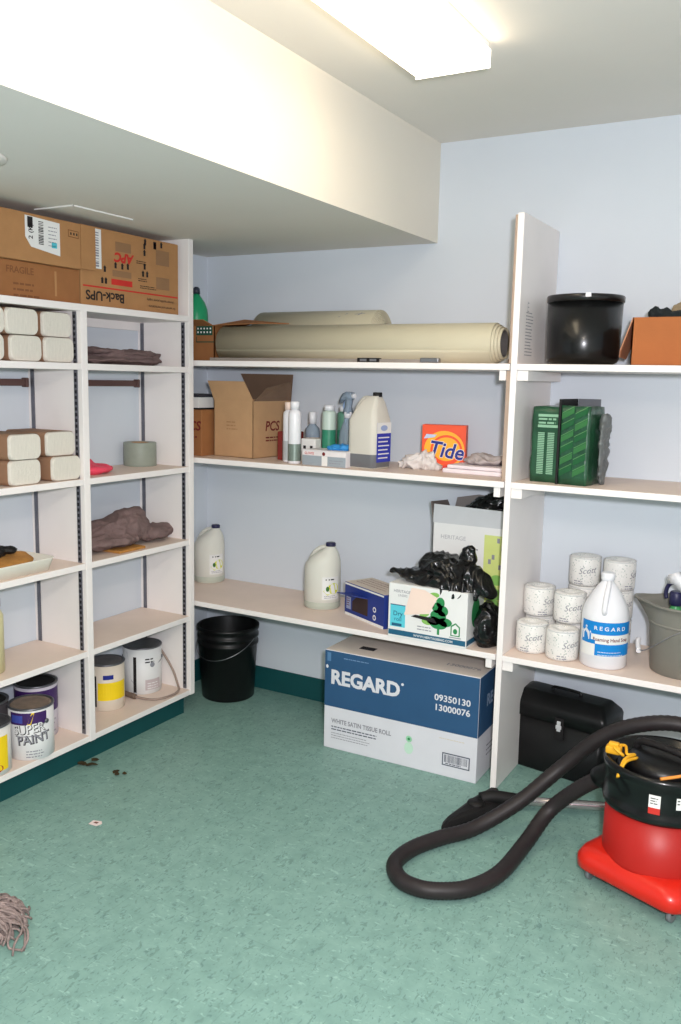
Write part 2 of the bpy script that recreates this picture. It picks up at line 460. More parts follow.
def track(x, y, side):
    mb = MB(); mb.box((x-.009, y-(.004 if side < 0 else 0), .14), (x+.009, y+(.004 if side > 0 else 0), 1.835), TRACK)
    z = .16 if x > .1 else 9
    while z < 1.82:
        yy = y+side*.0042
        mb.box((x-.0055, yy-.0004, z), (x+.0055, yy+.0004, z+.013), DARKSLOT); z += .022
    obj('shelf_track', mb, unit, True)
for i in range(2):
    for x in (.028, .268):
        track(x, panels[i][0], -1); track(x, panels[i+1][1], 1)
for i in range(2):
    y1 = panels[i][0]; y0 = panels[i+1][1]
    obj('hanging_rail', MB().box((.0, y0+.03, 1.548), (.022, y1+(-.02), 1.575), WOODD, .004).box((.0, y1-.034, 1.543), (.028, y1-.018, 1.580), WOODD, .004), unit, True)
# top cleat line inside the right cubby
obj('back_cleat', MB().box((0, panels[1][1], 1.80), (.012, panels[0][0], 1.837), WHITE, .002), unit, True)

# ------------------------------------------------------------------ shelving on the back wall
B = .456; DX = 1.767; DT = .027
ws = thing('back_shelving', 'long white shelves on the back wall with one tall upright divider', 'shelves', (1.78, -.228, 0))
obj('divider_panel', MB().box((DX+.003, -B, 0), (DX+DT, -.001, 2.21), WHITE, .002), ws, True)
obj('divider_batten', MB().box((DX-.008, -B+.006, 1.672), (DX+.0025, -.001, 2.205), TANEDGE, .002).box((DX-.016, -B+.012, 1.232), (DX+.0025, -.001, 1.646), TANEDGE, .002), ws, True)
ZS = [1.671, 1.231, .555]
for z in ZS:
    obj('shelf', MB().box((.002, -B-.002, z-.024), (DX-.0005, -.001, z), WHITE, .0025, top=SHELFTOP), ws, True)
    obj('shelf', MB().box((DX+DT+.0005, -B-.002, z-.024), (3.25, -.001, z), WHITE, .0025, top=SHELFTOP), ws, True)
    obj('cleat', MB().box((DX-.042, -B+.006, z-.062), (DX-.0165, -.01, z-.0245), WHITE, .002), ws, True)
    obj('cleat', MB().box((DX+DT+.0005, -B+.006, z-.062), (DX+DT+.042, -.01, z-.0245), WHITE, .002), ws, True)
obj('end_panel', MB().box((3.25, -B, 0), (3.28, -.001, 2.21), WHITE, .002), ws, True)
# small print on the divider side
ink = Ink(lambda u, v, o: Vector((DX+DT+o, -.40+u, v)))
ink.text('TTT', .05, 1.86, .018, GREYINK, rot=90)
ink.lines(.02, 1.86, .11, 14, .012, .0035, GREYINK, seed=4)
o = obj('stencilled_print', ink, ws, True, recalc=False)

# ------------------------------------------------------------------ generic builders
def carton(name, label, loc, rz, w, d, h, m, tape=TAPE, bevel=.004, seam=True, group=None, top=None):
    t = thing(name, label, 'box', loc, rz, group)
    obj('carton_body', MB().box((-w/2, -d/2, 0), (w/2, d/2, h), m, bevel, top=top), t)
    if tape:
        mb = MB(); e = .0008
        mb.box((-w/2-e, -.024, h-.05), (-w/2, .024, h+e), tape); mb.box((w/2, -.024, h-.05), (w/2+e, .024, h+e), tape)
        mb.box((-w/2, -.024, h), (w/2, .024, h+e), tape); obj('tape_strip', mb, t)
    return t

# left unit, top shelf cartons (local front faces +x of the room with rz=90)
t = carton('carton', 'tall cardboard carton with upside-down black and red print beside the end panel', (.135, -.832, ZL[0]), 90, .572, .27, .302, KRAFT)
ink = Ink(plane_y(-.1355))
ink.rect(-.278, .072, .280, .078, REDINK)
ink.text('Back-UPS', -.052, .058, .036, INK, flip=True, bold=.035, sx=1.1)
ink.text('Uninterruptible power supply', .255, .056, .0105, INK, flip=True, bold=.01)
ink.text('for servers and workstations', .262, .03, .0105, INK, flip=True, bold=.01)
ink.rect(-.125, .092, -.005, .115, REDINK); ink.text('APC', .002, .218, .036, REDINK, flip=True, bold=.06, sx=1.12, shear=.2)
ink.rect(-.10, .225, -.01, .262, mat('tan_print', (146, 110, 78), .7)); ink.rect(.14, .2, .225, .262, mat('tan_print', (146, 110, 78), .7)); ink.rect(.14, .1, .225, .15, mat('tan_print', (146, 110, 78), .7))
ink.rect(-.118, .125, -.01, .15, mat('tan_print', (146, 110, 78), .7))
for u, v in ((-.10, .165), (-.062, .165), (-.03, .168), (-.16, .145), (-.175, .10), (-.155, .1), (.06, .15), (.085, .15), (.07, .18), (.07, .235), (.075, .28), (.07, .262), (.135, .272), (.175, .28)):
    ink.rect(u-.006, v-.008, u+.006, v+.008, INK); ink.poly([(u-.009, v+.008), (u+.009, v+.008), (u, v+.018)], INK)
for u, v in ((.02, .2), (.03, .13), (.04, .102), (.085, .102)): ink.lines(u, v, u+.06, 2, .008, .003, INK, seed=int(u*1000))
ink.rect(.125, .262, .143, .292, INK)
ink.rect(-.225, .145, -.178, .295, PAPERW, 1); ink.bars(-.214, .152, -.192, .288, GREYINK, 2, 14, vert=False)
ink_obj('printed_label', ink, t)
t = carton('carton', 'plain darker cardboard carton lying under the shipping-labelled carton', (.13, -1.441, ZL[0]), 90, .628, .28, .128, KRAFTD)
ink = Ink(plane_y(-.1405)); tp = mat('faded_brown_print', (122, 78, 46), .7)
ink.text('FRAGILE', -.03, .085, .024, tp, bold=.02); ink.lines(.0, .045, .12, 3, .02, .007, tp, seed=3); ink.rect(-.1, .0, -.07, .125, KRAFT); ink.rect(.19, .02, .2, .11, KRAFT)
ink.text('THIS SIDE', -.24, .05, .022, tp, bold=.02); ink_obj('printed_label', ink, t)
t = carton('carton', 'brown carton with a white torn shipping label resting near the ceiling bulkhead', (.142, -1.441, ZL[0]+.129), 90, .62, .29, .168, KRAFT, bevel=.006)
ink = Ink(plane_y(-.1455))
ink.poly([(.07, .052), (.205, .035), (.205, .152), (.045, .158), (.045, .085)], PAPERW)
ink.bars(.105, .065, .128, .148, INK, 1, 15, vert=False, seed=5); ink.rect(.056, .118, .080, .155, INK, 1); ink.text('2 (K)', .078, .078, .019, INK, rot=90, bold=.02)
ink.lines(.15, .13, .195, 6, .013, .003, GREYINK, seed=6); ink.rect(.165, .06, .19, .08, CYAN, 1)
ink_obj('shipping_label', ink, t); ink = Ink(plane_y(-.1455)); ink.poly([(.245, .112), (.298, .110), (.298, .137), (.245, .138)], tp); ink.poly([(.248, .115), (.295, .113), (.295, .134), (.248, .135)], KRAFT, 1)
for u in (.255, .270, .284): ink.rect(u, .12, u+.007, .129, INK, 2)
ink_obj('stamped_box', ink, t)
obj('end_flap', MB().box((.31, -.1453, .004), (.385, -.142, .166), KRAFT, .001), t)

# ---- paper towel bundles
def towel(label, loc, first=[None]):
    if first[0] is None:
        t = thing('paper_towel_bundle', label, 'paper towels', loc, 0, 'banded bundles of folded paper towels')
        rs = []
        for x, s in ((-.235, .97), (-.1, 1), (-.02, 1), (-.004, .985), (0, .94)):
            rs.append([Vector((x, p.x*s, p.y*s+.047)) for p in [Vector((q.x, q.y)) for q in rrect(.142, .092, .024 if x > -.01 else .018, 0)]])
        mb = MB(); mb.rings(rs, TOWEL); obj('folded_towels', mb, t)
        rs = []
        for x in (-.23, -.012):
            rs.append([Vector((x, q.x, q.y+.047)) for q in rrect(.1445, .094, .018, 0)])
        mb = MB(); mb.rings(rs, TOWELW, cap0=True, cap1=False); obj('paper_band', mb, t)
        first[0] = t; return t
    return dup(first[0], loc, 0, label)
Z2 = ZL[1]; Z3 = ZL[2]
towel('paper towel bundle, bottom row of the upper cubby, beside the middle upright', (.275, -1.237, Z2))
towel('paper towel bundle, bottom row of the upper cubby, second from the middle upright', (.275, -1.393, Z2))
towel('paper towel bundle cut off by the left edge, bottom row of the upper cubby', (.275, -1.560, Z2))
towel('paper towel bundle on top beside the middle upright in the upper cubby', (.262, -1.233, Z2+.093))
towel('highest paper towel bundle, tilted over the bottom row in the upper cubby', (.285, -1.415, Z2+.0935))
towel('paper towel bundle cut off by the left edge, top row of the upper cubby', (.28, -1.56, Z2+.0935))
towel('paper towel bundle at lower right of the pile in the second cubby', (.285, -1.225, Z3))
towel('paper towel bundle at lower left of the pile in the second cubby', (.285, -1.423, Z3))
towel('paper towel bundle at upper right of the pile in the second cubby', (.262, -1.229, Z3+.093))
towel('paper towel bundle at upper left of the pile in the second cubby', (.295, -1.428, Z3+.0935))

# ---- folded cloth, upper right cubby
def cloth(name, parts, loc, m, label, cat, amp, scale, seed, voxel=.007, sharp=False, an=(1, 1, 1)):
    o = obj(name, blob(parts, m, voxel, amp, scale, seed, sharp=sharp, an=an), None, recalc=False)
    o.location = loc; tag(o, label, cat); return o
cloth('folded_cloth', [((0, -.10, .018), (.11, .20, .020)), ((0, .02, .048), (.10, .20, .019)), ((-.01, -.13, .056), (.08, .17, .014)), ((0, .06, .02), (.10, .18, .022))],
      (.14, -.765, Z2), GREYCLOTH, 'folded grey-brown cloth lying flat in the upper right cubby', 'cloth', .008, 14, 2, .005, True, (1, .45, 2))
cloth('crumpled_cloth', [((0, -.12, .03), (.13, .20, .034)), ((.0, .03, .07), (.10, .13, .062)), ((.0, .06, .12), (.06, .08, .04)), ((.03, .16, .03), (.08, .14, .034)), ((.05, .22, .035), (.05, .065, .03)), ((-.02, -.05, .06), (.10, .14, .05))],
      (.14, -.79, ZL[3]+.012), GREYCLOTH, 'crumpled mauve-brown cloth heaped in the fourth cubby down', 'cloth', .012, 9, 5, .006, True, (1.2, .8, .7))
o = obj('ochre_sponge', MB().box((-.06, -.08, 0), (.06, .08, .012), OCHRE, .004)); o.location = (.215, -.86, ZL[3]); tag(o, 'flat orange-brown pad peeking out under the crumpled cloth', 'pad')
o = cloth('pink_cloth', [((0, 0, .02), (.07, .11, .022)), ((-.02, -.05, .04), (.05, .07, .04))], (.18, -1.0, Z3), PINK, 'bright pink rag beside the middle upright in the tape cubby', 'cloth', .01, 16, 3)
# sage tape roll
t = thing('tape_roll', 'sage grey roll of wide tape standing on end in a cubby', 'tape', (.09, -.605, Z3)); t.scale = (.84, .84, 1.06)
obj('tape_winding', MB().lathe([(.050, 0), (.086, 0), (.0875, .003), (.0875, .097), (.086, .1), (.050, .1), (.050, 0)], GREYTAPE, n=48, cap0=False, cap1=False), t)
obj('cardboard_core', MB().lathe([(.044, .001), (.0495, .001), (.0495, .099), (.044, .099), (.044, .001)], KRAFT, n=36, cap0=False, cap1=False), t)

# ---- tray with sponge, fourth cubby left
t = thing('shallow_tray', 'white shallow tray holding orange-brown rags in the left fourth cubby', 'tray', (.17, -1.525, ZL[3]))
mb = MB(); pr = [(.0, .006), (.0, .006)]
rs = [rrect(.21, .44, .03, 0), rrect(.235, .47, .035, .045), rrect(.24, .475, .035, .05), rrect(.225, .46, .03, .05), rrect(.20, .43, .025, .008)]
mb.rings(rs, CREAMP); obj('tray_shell', mb, t)
o = obj('ochre_rag', blob([((0, 0, .03), (.098, .21, .030)), ((-.02, .1, .04), (.06, .10, .024))], OCHRE, .006, .005, 14, 4, sharp=False), recalc=False); o.location = (.17, -1.52, ZL[3]+.009); tag(o, 'orange-brown rag filling the white shallow tray', 'cloth')
o = obj('dark_glove', blob([((0, 0, .018), (.05, .09, .02)), ((.02, .06, .02), (.03, .05, .014))], BLACKM, .005, .006, 18, 8), recalc=False); o.location = (.17, -1.50, ZL[3]+.066); tag(o, 'small dark glove on the rag in the white tray', 'glove')
# jar at the left edge, fifth cubby
t = thing('plastic_jar', 'cream jar with dark lid cut off by the left edge of the fifth cubby', 'jar', (.17, -1.545, ZL[4]))
obj('jar_body', MB().lathe([(.06, 0), (.072, .005), (.072, .215), (.06, .24), (.055, .25)], mat('cream_jar', (214, 206, 160), .4)), t)
obj('lid', MB().lathe([(.06, .245), (.063, .25), (.063, .278), (.058, .282)], mat('brown_lid', (92, 72, 54), .4)), t)

# ---- paint cans
def can(label, loc, rz, body, r=.083, h=.19, handle=True, lid=GALV, bottom=None):
    t = thing('paint_can', label, 'paint can', loc, rz)
    b = obj('can_body', MB().lathe([(r-.004, 0), (r, .003), (r, h-.008)], body, cap1=True, n=48), t)
    obj('rim', MB().lathe([(r-.001, h-.008), (r+.003, h-.006), (r+.003, h), (r-.004, h+.001), (r-.008, h-.004)], GALV, cap0=False, cap1=False, n=48), t)
    obj('lid', MB().lathe([(r-.006, h-.006), (r-.012, h-.001), (r-.018, h-.004), (r-.03, h-.005), (.0, h-.005)], lid, cap0=False, n=48), t)
    if handle:
        pts = []
        for k in range(13):
            a = R(180*k/12); pts.append((math.cos(a)*(r+.004), -math.sin(a)*.075, h*.72-math.sin(a)*.035))
        wh = obj('wire_handle', MB().tube(pts, .0016, STEEL, 6, 2), t)
        mb = MB()
        for s in (-1, 1): mb.lathe([(.009, -.003), (.009, .003), (.004, .005)], GALV, axis='x', c=(s*(r+.001), 0, h*.72), n=14)
        obj('handle_ear', mb, wh)
    return t
z6 = ZL[5]
# super paint can: front facing camera direction approx (+x,-y)
t = can('large white paint can with purple band and grey block lettering at the left', (.225, -1.385, z6), 0, WHITEC, r=.084, h=.205, handle=True, lid=mat('rusty_lid', (128, 112, 100), .5, .2, 30))
ink = Ink(cyl(.084, -42)); ink.rect(-.085, .142, .062, .190, PURPLE, 0, 14)
ink.poly([(-.015, .142), (.0, .142), (.014, .190), (.004, .190)], YELLOW, 1); ink.rect(-.078, .15, -.03, .18, mat('violet_patch', (64, 76, 160), .4), 1, 4)
ink.text('SUPER', -.064, .102, .036, INK, bold=.05, sx=.86, rot=6); ink.text('SUPER', -.066, .104, .036, WHITEC, layer=2, bold=.01, sx=.86, rot=6)
ink.text('PAINT', -.05, .062, .036, INK, bold=.05, sx=.9, rot=6); ink.text('PAINT', -.052, .064, .036, GREYINK, layer=2, bold=.01, sx=.9, rot=6)
ink.rect(-.06, .096, .06, .0985, INK, 1, 8); ink.lines(-.02, .035, .05, 3, .011, .004, GREYINK, seed=9)
ink_obj('printed_label', ink, t)
t = can('paint can with dark purple wrap and black lid standing behind the white paint can', (.095, -1.245, z6), 0, mat('white_purple_can', (196, 190, 200), .45), r=.084, h=.225, handle=False, lid=BLACKM)
ink = Ink(cyl(.084, -42)); ink.rect(-.2, .11, .2, .205, PURPLE, 0, 30); ink.text('Paints', -.08, .15, .03, mat('pale_violet', (150, 160, 210), .5), bold=.03); ink.lines(-.01, .07, .09, 4, .016, .006, GREYINK, seed=2); ink_obj('printed_label', ink, t)
t = can('dark paint can at the left rear with a black lid, mostly hidden', (.1, -1.495, z6), 0, mat('dark_can', (60, 56, 60), .5), r=.084, h=.225, handle=False, lid=BLACKM)
t = can('yellow paint can cut off by the left edge of the lowest cubby', (.215, -1.580, z6), 0, mat('white_can_two', (216, 214, 208), .45), r=.082, h=.19, handle=False)
ink = Ink(cyl(.082, -35)); ink.rect(-.12, .02, .075, .15, YELLOW, 0, 18); ink.ell(.02, .03, .03, .016, mat('label_red_brown', (170, 70, 40), .5), 1); ink.poly([(-.1, .06), (.07, .1), (.07, .125), (-.1, .09)], mat('dark_yellow', (206, 160, 20), .5), 1); ink_obj('printed_label', ink, t)
t = can('small paint can with yellow and white label and grey lid by the middle upright', (.115, -.868, z6), 0, mat('white_can_three', (218, 206, 190), .45), r=.079, h=.212, handle=False, lid=mat('grey_lid', (104, 100, 102), .6))
ink = Ink(cyl(.079, -38)); ink.rect(-.05, .05, .09, .13, YELLOW, 0, 12); ink.poly([(-.05, .05), (.09, .05), (.09, .025), (.01, .035)], mat('peach_print', (230, 180, 160), .5)); ink.rect(-.025, .145, .02, .165, NAVY, 1, 4)
ink.poly([(-.05, .128), (.04, .118), (-.05, .1)], mat('sky_print', (150, 180, 200), .5), 1); ink.poly([(-.03, .07), (.07, .1), (.075, .107), (-.02, .085)], mat('dark_yellow', (206, 160, 20), .5), 1); ink.rect(-.10, .02, -.055, .16, INK, 0, 4); ink_obj('printed_label', ink, t)
t = can('dripped white gallon paint can with grey lid and wire handle in the right lowest cubby', (.100, -.618, z6), 35, WHITEC, r=.088, h=.222, handle=True, lid=GALV)
ink = Ink(cyl(.088, -75)); ink.poly([(-.12, .0), (-.04, .0), (-.05, .05), (-.07, .075), (-.09, .2), (-.12, .2)], mat('pale_grey_print', (170, 170, 176), .5)); ink.rect(-.055, .01, -.04, .18, INK, 1, 2)
ink.lines(.0, .165, .05, 2, .014, .006, INK, seed=3); ink.ell(.035, .14, .012, .012, GREYINK, 1); ink.rect(.0, .02, .08, .07, mat('pinkish_print', (190, 176, 178), .5), 1, 6); ink.lines(.01, .05, .07, 3, .012, .004, WHITEC, layer=2, seed=5); ink_obj('printed_label', ink, t)
# looped wire brush cord
t = thing('looped_cord', 'tan looped cord with a brown end curling over the lowest shelf edge', 'cord', (.25, -.65, z6))
obj('cord_loop', MB().tube([(.06, -.735, z6+.018), (.16, -.742, z6+.012), (.25, -.72, z6+.008), (.285, -.65, z6+.008), (.275, -.57, z6+.008), (.24, -.535, z6+.03), (.2, -.53, z6+.10), (.12, -.53, z6+.19), (.08, -.53, z6+.20)], .0055, mat('tan_cord', (150, 132, 122), .6), 8), t, True)
obj('cord_plug', MB().tube([(.085, -.745, z6+.018), (.12, -.745, z6+.016), (.17, -.745, z6+.013)], .0125, mat('brown_plug', (110, 92, 80), .6), 10), t, True)

# ------------------------------------------------------------------ back wall: shelf A
ZA, ZB, ZCs = ZS
t = thing('flap_carton', 'open orange-brown carton at the left end of the top shelf with green print', 'box', (.165, -.20, ZA), 0)
mb = MB(); w, d, h, th = .28, .27, .165, .004
mb.box((-w/2, -d/2, 0), (w/2, -d/2+th, h), KRAFTD).box((-w/2, d/2-th, 0), (w/2, d/2, h), KRAFTD).box((-w/2, -d/2, 0), (-w/2+th, d/2, h), KRAFTD).box((w/2-th, -d/2, 0), (w/2, d/2, h), KRAFTD).box((-w/2, -d/2, 0), (w/2, d/2, th), KRAFTD)
obj('carton_body', mb, t)
obj('flap', MB().sheet([(w/2, -d/2, h), (w/2, .06, h), (w/2+.08, .05, h+.020), (w/2+.11, -.052, h+.028), (w/2+.37, -.075, h+.006), (w/2+.25, -d/2, h+.006)], .004, KRAFTD), t)
obj('flap', MB().sheet([(-w/2, -d/2, h), (w/2-.01, -d/2, h), (w/2-.03, -d/2-.045, h+.022), (-w/2+.03, -d/2-.045, h+.022)], .004, KRAFTD), t)
ink = Ink(plane_y(-.1355)); dg = mat('dark_green_print', (24, 74, 58), .6)
ink.rect(.035, .118, .13, .16, dg)
for k in range(5): ink.rect(.042+k*.018, .128, .050+k*.018, .136, PAPERW, 1); ink.rect(.042+k*.018, .145, .050+k*.018, .152, PAPERW, 1)
ink.rect(.035, .085, .14, .09, dg); ink.rect(.035, .085, .039, .112, dg); ink.text('SC', -.1, .012, .03, INK, bold=.03)
ink_obj('printed_label', ink, t)
t = thing('green_bottle', 'green plastic bottle with a dark cap standing in the top-shelf carton', 'bottle', (.085, -.19, ZA+.004))
obj('bottle_body', MB().lathe([(.05, 0), (.056, .006), (.056, .22), (.052, .25), (.04, .28), (.022, .305), (.015, .318)], BOTTLEG), t)
obj('cap', MB().lathe([(.014, .318), (.018, .32), (.016, .345), (.008, .352)], mat('dark_cap', (50, 54, 66), .4)), t)

def roll(name, label, x0, x1, y, r, hollow=.55, step=.022):
    t = thing(name, label, 'roll', ((x0+x1)/2, y, ZA), 0)
    mb = MB(); L = x1-x0; n = 60
    # spiral-ish nested shells at the right end
    nl = max(2, int((r*(1-hollow))/.0065)); rr = r; z = L-step*(nl-1); prof = [(r, 0)]
    for k in range(nl):
        prof += [(rr, z-.003), (rr-.001, z), (rr-.0035, z), (rr-.0042, z-.012)]
        rr -= .0065; z += step
    rr -= .002; prof += [(rr, L-.002), (rr, L-.25)]
    mb.lathe([(p, q-L/2) for p, q in prof], VINYL, axis='x', c=(0, 0, r), n=n, cap0=True, cap1=True)
    obj('rolled_sheet', mb, t)
    obj('inner_layer',
        MB().lathe([(rr-.0005, L/2-.24), (rr-.0005, L/2-.004), (rr-.004, L/2-.004), (rr-.004, L/2-.24)], VINYLD, axis='x', c=(0, 0, r), n=40, cap0=False, cap1=True), t)
    # loose outer edge
    mb = MB()
    mb.rings([[Vector((q, math.cos(a)*(r+o), r+math.sin(a)*(r+o))) for a, o in [(R(200+k*7), .0008) for k in range(11)]+[(R(270-k*7), .0034) for k in range(11)]] for q in (-L/2+.002, L/2-step*(nl-1)-.006)], VINYL)
    obj('loose_edge', mb, t)
    return t
roll('vinyl_roll', 'large beige roll of sheet vinyl lying along the front of the top shelf', .35, 1.693, -.305, .080, hollow=.66, step=.011)
t = roll('vinyl_roll', 'shorter grey-beige vinyl roll resting behind the large roll', .44, 1.085, -.124, .117, hollow=.45, step=.003)
ink = Ink(lambda u, v, o: Vector((u, -(.117+o)*math.cos(v), .117+(.117+o)*math.sin(v))))
ink.poly([(.12, .78), (.127, .78), (.165, 1.02), (.158, 1.02)], GREYINK); ink.poly([(.2, .93), (.25, .98), (.25, 1.01), (.2, .96)], GREYINK); ink.poly([(.215, .88), (.222, .88), (.235, 1.05), (.228, 1.05)], GREYINK)
ink_obj('pencil_mark', ink, t)
t = thing('flat_metal_bar', 'flat metal bar with a buckle lying under the front of the large vinyl roll', 'bar', (1.3, -.42, ZA))
obj('bar', MB().box((-.95, -.008, 0), (.17, .012, .014), mat('dull_metal', (158, 150, 142), .45, .08, 20, metal=.3), .002), t)
obj('buckle', MB().box((-.19, -.016, 0), (-.09, .012, .018), BLACKM, .003).box((-.175, -.019, .004), (-.145, -.014, .014), STEEL, .001).box((-.13, -.019, .004), (-.10, -.014, .014), STEEL, .001), t)
obj('end_clip', MB().box((.09, -.014, 0), (.17, .012, .02), STEEL, .005), t)
t = thing('bristle_brush', 'small dark bristle brush in the corner by the divider on the top shelf', 'brush', (1.715, -.2, ZA))
mb = MB(); rd = random.Random(3)
for k in range(110):
    a = rd.uniform(0, 6.28); r0 = rd.uniform(0, .018); b = Vector((r0*math.cos(a), r0*math.sin(a)*3, .0)); e = b*1.35+Vector((0, 0, rd.uniform(.08, .12)))
    mb.tube([b+Vector((0, 0, .02)), e], .0011, BLACKM, 4, 1)
obj('bristles', mb, t); obj('brush_block', MB().box((-.022, -.07, 0), (.022, .07, .022), WOODD, .004), t)

# ------------------------------------------------------------------ shelf B (left bay)
t = thing('open_carton', 'open brown carton with raised flaps and maroon lettering on the middle shelf', 'box', (.418, -.185, ZB), -4)
w, d, h, th = .235, .285, .262, .004
mb = MB()
for lo, hi in (((-w/2, -d/2, 0), (w/2, -d/2+th, h)), ((-w/2, d/2-th, 0), (w/2, d/2, h)), ((-w/2, -d/2, 0), (-w/2+th, d/2, h)), ((w/2-th, -d/2, 0), (w/2, d/2, h)), ((-w/2, -d/2, 0), (w/2, d/2, th))): mb.box(lo, hi, KRAFTP)
obj('carton_body', mb, t)
obj('flap', MB().sheet([(-w/2, -d/2, h), (w/2, -d/2, h), (w/2-.045, -d/2-.012, h+.088), (-w/2-.03, -d/2-.012, h+.088)], -.004, KRAFTP), t)
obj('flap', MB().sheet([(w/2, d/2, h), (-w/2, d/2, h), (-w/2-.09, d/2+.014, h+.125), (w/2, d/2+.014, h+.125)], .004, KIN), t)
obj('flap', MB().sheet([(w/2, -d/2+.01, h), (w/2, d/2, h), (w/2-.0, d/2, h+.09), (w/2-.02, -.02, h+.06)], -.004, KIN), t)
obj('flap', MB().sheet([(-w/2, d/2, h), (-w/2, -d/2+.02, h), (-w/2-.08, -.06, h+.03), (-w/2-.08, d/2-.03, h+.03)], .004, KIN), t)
ink = Ink(plane_x(w/2)); ink.text('PCS', -.055, .125, .046, MAROON, bold=.03, shear=.15); ink.lines(-.05, .09, .1, 2, .014, .006, MAROON, seed=1); ink_obj('printed_label', ink, t)
ink = Ink(plane_y(-d/2)); ink.lines(-.04, .16, .03, 3, .016, .006, mat('faint_print', (160, 122, 86), .7), seed=1); ink_obj('faded_print', ink, t)
t = carton('carton', 'closed brown carton with maroon lettering behind the end panel on the middle shelf', (.135, -.235, ZB), 0, .27, .30, .215, KRAFTD, tape=None)
ink = Ink(plane_y(-.1505)); ink.text('PCS', .128, .12, .044, MAROON, bold=.03, shear=.15, align='RIGHT'); ink.lines(.06, .085, .125, 1, .014, .007, MAROON, seed=1); ink_obj('printed_label', ink, t)
t = thing('ring_binder', 'white binder with dark edges lying on the closed carton of the middle shelf', 'binder', (.11, -.225, ZB+.216))
obj('paper_block', MB().box((-.10, -.13, .006), (.118, .13, .056), PAPERW, .002), t)
obj('cover', MB().box((-.105, -.135, 0), (.125, .135, .006), BLACKM, .001), t); obj('cover', MB().box((-.105, -.135, .056), (.125, .135, .068), mat('charcoal_cover', (54, 54, 62), .6), .002), t)

def bottle(name, label, loc, body, r, h, neck, capm, cap_h=.025, lab=None, rz=0, cat='bottle', sh=.25, b0=.12, b1=.62):
    t = thing(name, label, cat, loc, rz)
    obj('bottle_body', MB().lathe([(r*.9, 0), (r, .004), (r, h*(1-sh)), (r*.93, h*(1-sh*.6)), (neck, h*.97), (neck, h)], body, n=32), t)
    obj('cap', MB().lathe([(neck+.003, h-.004), (neck+.003, h+cap_h-.002), (neck, h+cap_h)], capm, n=24), t)
    if lab: obj('label_band', MB().lathe([(r+.0006, h*b0), (r+.0006, h*b1)], lab, cap0=False, cap1=False, n=32), t)
    return t
bottle('cleaner_bottle', 'white bottle, left one of the pair with white caps on the middle shelf', (.722, -.335, ZB), WHITEP, .028, .235, .018, PALEP, .03, SILVER, sh=.10, b0=.04, b1=.4)
bottle('cleaner_bottle', 'tall white bottle with grey-green lower band beside its twin, middle shelf', (.782, -.385, ZB), WHITEP, .028, .240, .017, WHITEP, .03, mat('grey_green_band', (126, 140, 132), .35, .1, 30, metal=.3), sh=.10, b0=.05, b1=.36)
t = carton('small_box', 'small dark red box hidden behind the pair of white bottles', (.675, -.25, ZB), 8, .10, .07, .13, mat('dark_red_card', (118, 36, 30), .6), tape=None)
bottle('pump_bottle', 'small clear bottle with grey pump behind the glove box', (.755, -.19, ZB), CLEARP, .034, .17, .014, WHITEP, .05, mat('beige_label', (176, 160, 146), .5))
t = carton('small_box', 'small white box with dark squares behind the glove box', (.80, -.275, ZB), 0, .075, .05, .105, PAPERW, tape=None)
ink = Ink(plane_y(-.0255)); [ink.rect(u, v, u+.014, v+.014, INK) for u, v in ((-.025, .06), (.01, .06), (-.008, .035))]; ink_obj('printed_label', ink, t)
bottle('shampoo_bottle', 'green-labelled bottle with white cap, left of the two behind the glove box', (.862, -.225, ZB), mat('pale_green_plastic', (190, 206, 196), .35), .031, .235, .02, WHITEP, .02, BOTTLEG2, sh=.06)
bottle('shampoo_bottle', 'dark green bottle with white cap tucked behind the green-labelled bottle', (.90, -.15, ZB), mat('green_clear', (104, 156, 134), .3, trans=.2), .034, .23, .022, WHITEP, .02, BOTTLEG2, sh=.06)
# trigger sprayer
t = thing('spray_bottle', 'clear spray bottle with pale blue trigger head beside the big jug', 'spray bottle', (.945, -.20, ZB), -20)
obj('bottle_body', MB().lathe([(.036, 0), (.04, .004), (.04, .11), (.036, .14), (.018, .19), (.014, .215)], CLEARP), t)
mb = MB(); mb.lathe([(.018, .2), (.019, .225), (.014, .23)], WHITEP, n=20)
mb.rings([[Vector((x, y*w, z+hh*q)) for y, q in ((-1, -1), (1, -1), (1, 1), (-1, 1))] for x, z, w, hh in ((.028, .298, .012, .014), (.0, .298, .014, .018), (-.03, .292, .013, .014), (-.055, .27, .008, .007))], CLEARP)
mb.rings([[Vector((cx+x*w, y*w, z)) for x, y in ((-1, -1), (1, -1), (1, 1), (-1, 1))] for z, w, cx in ((.22, .018, 0), (.25, .012, .0), (.29, .014, .004))], CLEARP)
sh_ = obj('spray_head', mb, t)
obj('trigger', MB().tube([(-.02, 0, .275), (-.03, 0, .255), (-.026, 0, .235)], .005, mat('pale_blue_trigger', (150, 176, 214), .4), 8), sh_)
obj('nozzle', MB().lathe([(.009, .028), (.011, .03), (.011, .042), (.008, .044)], WHITEP, axis='x', c=(0, 0, .298), n=16), sh_)
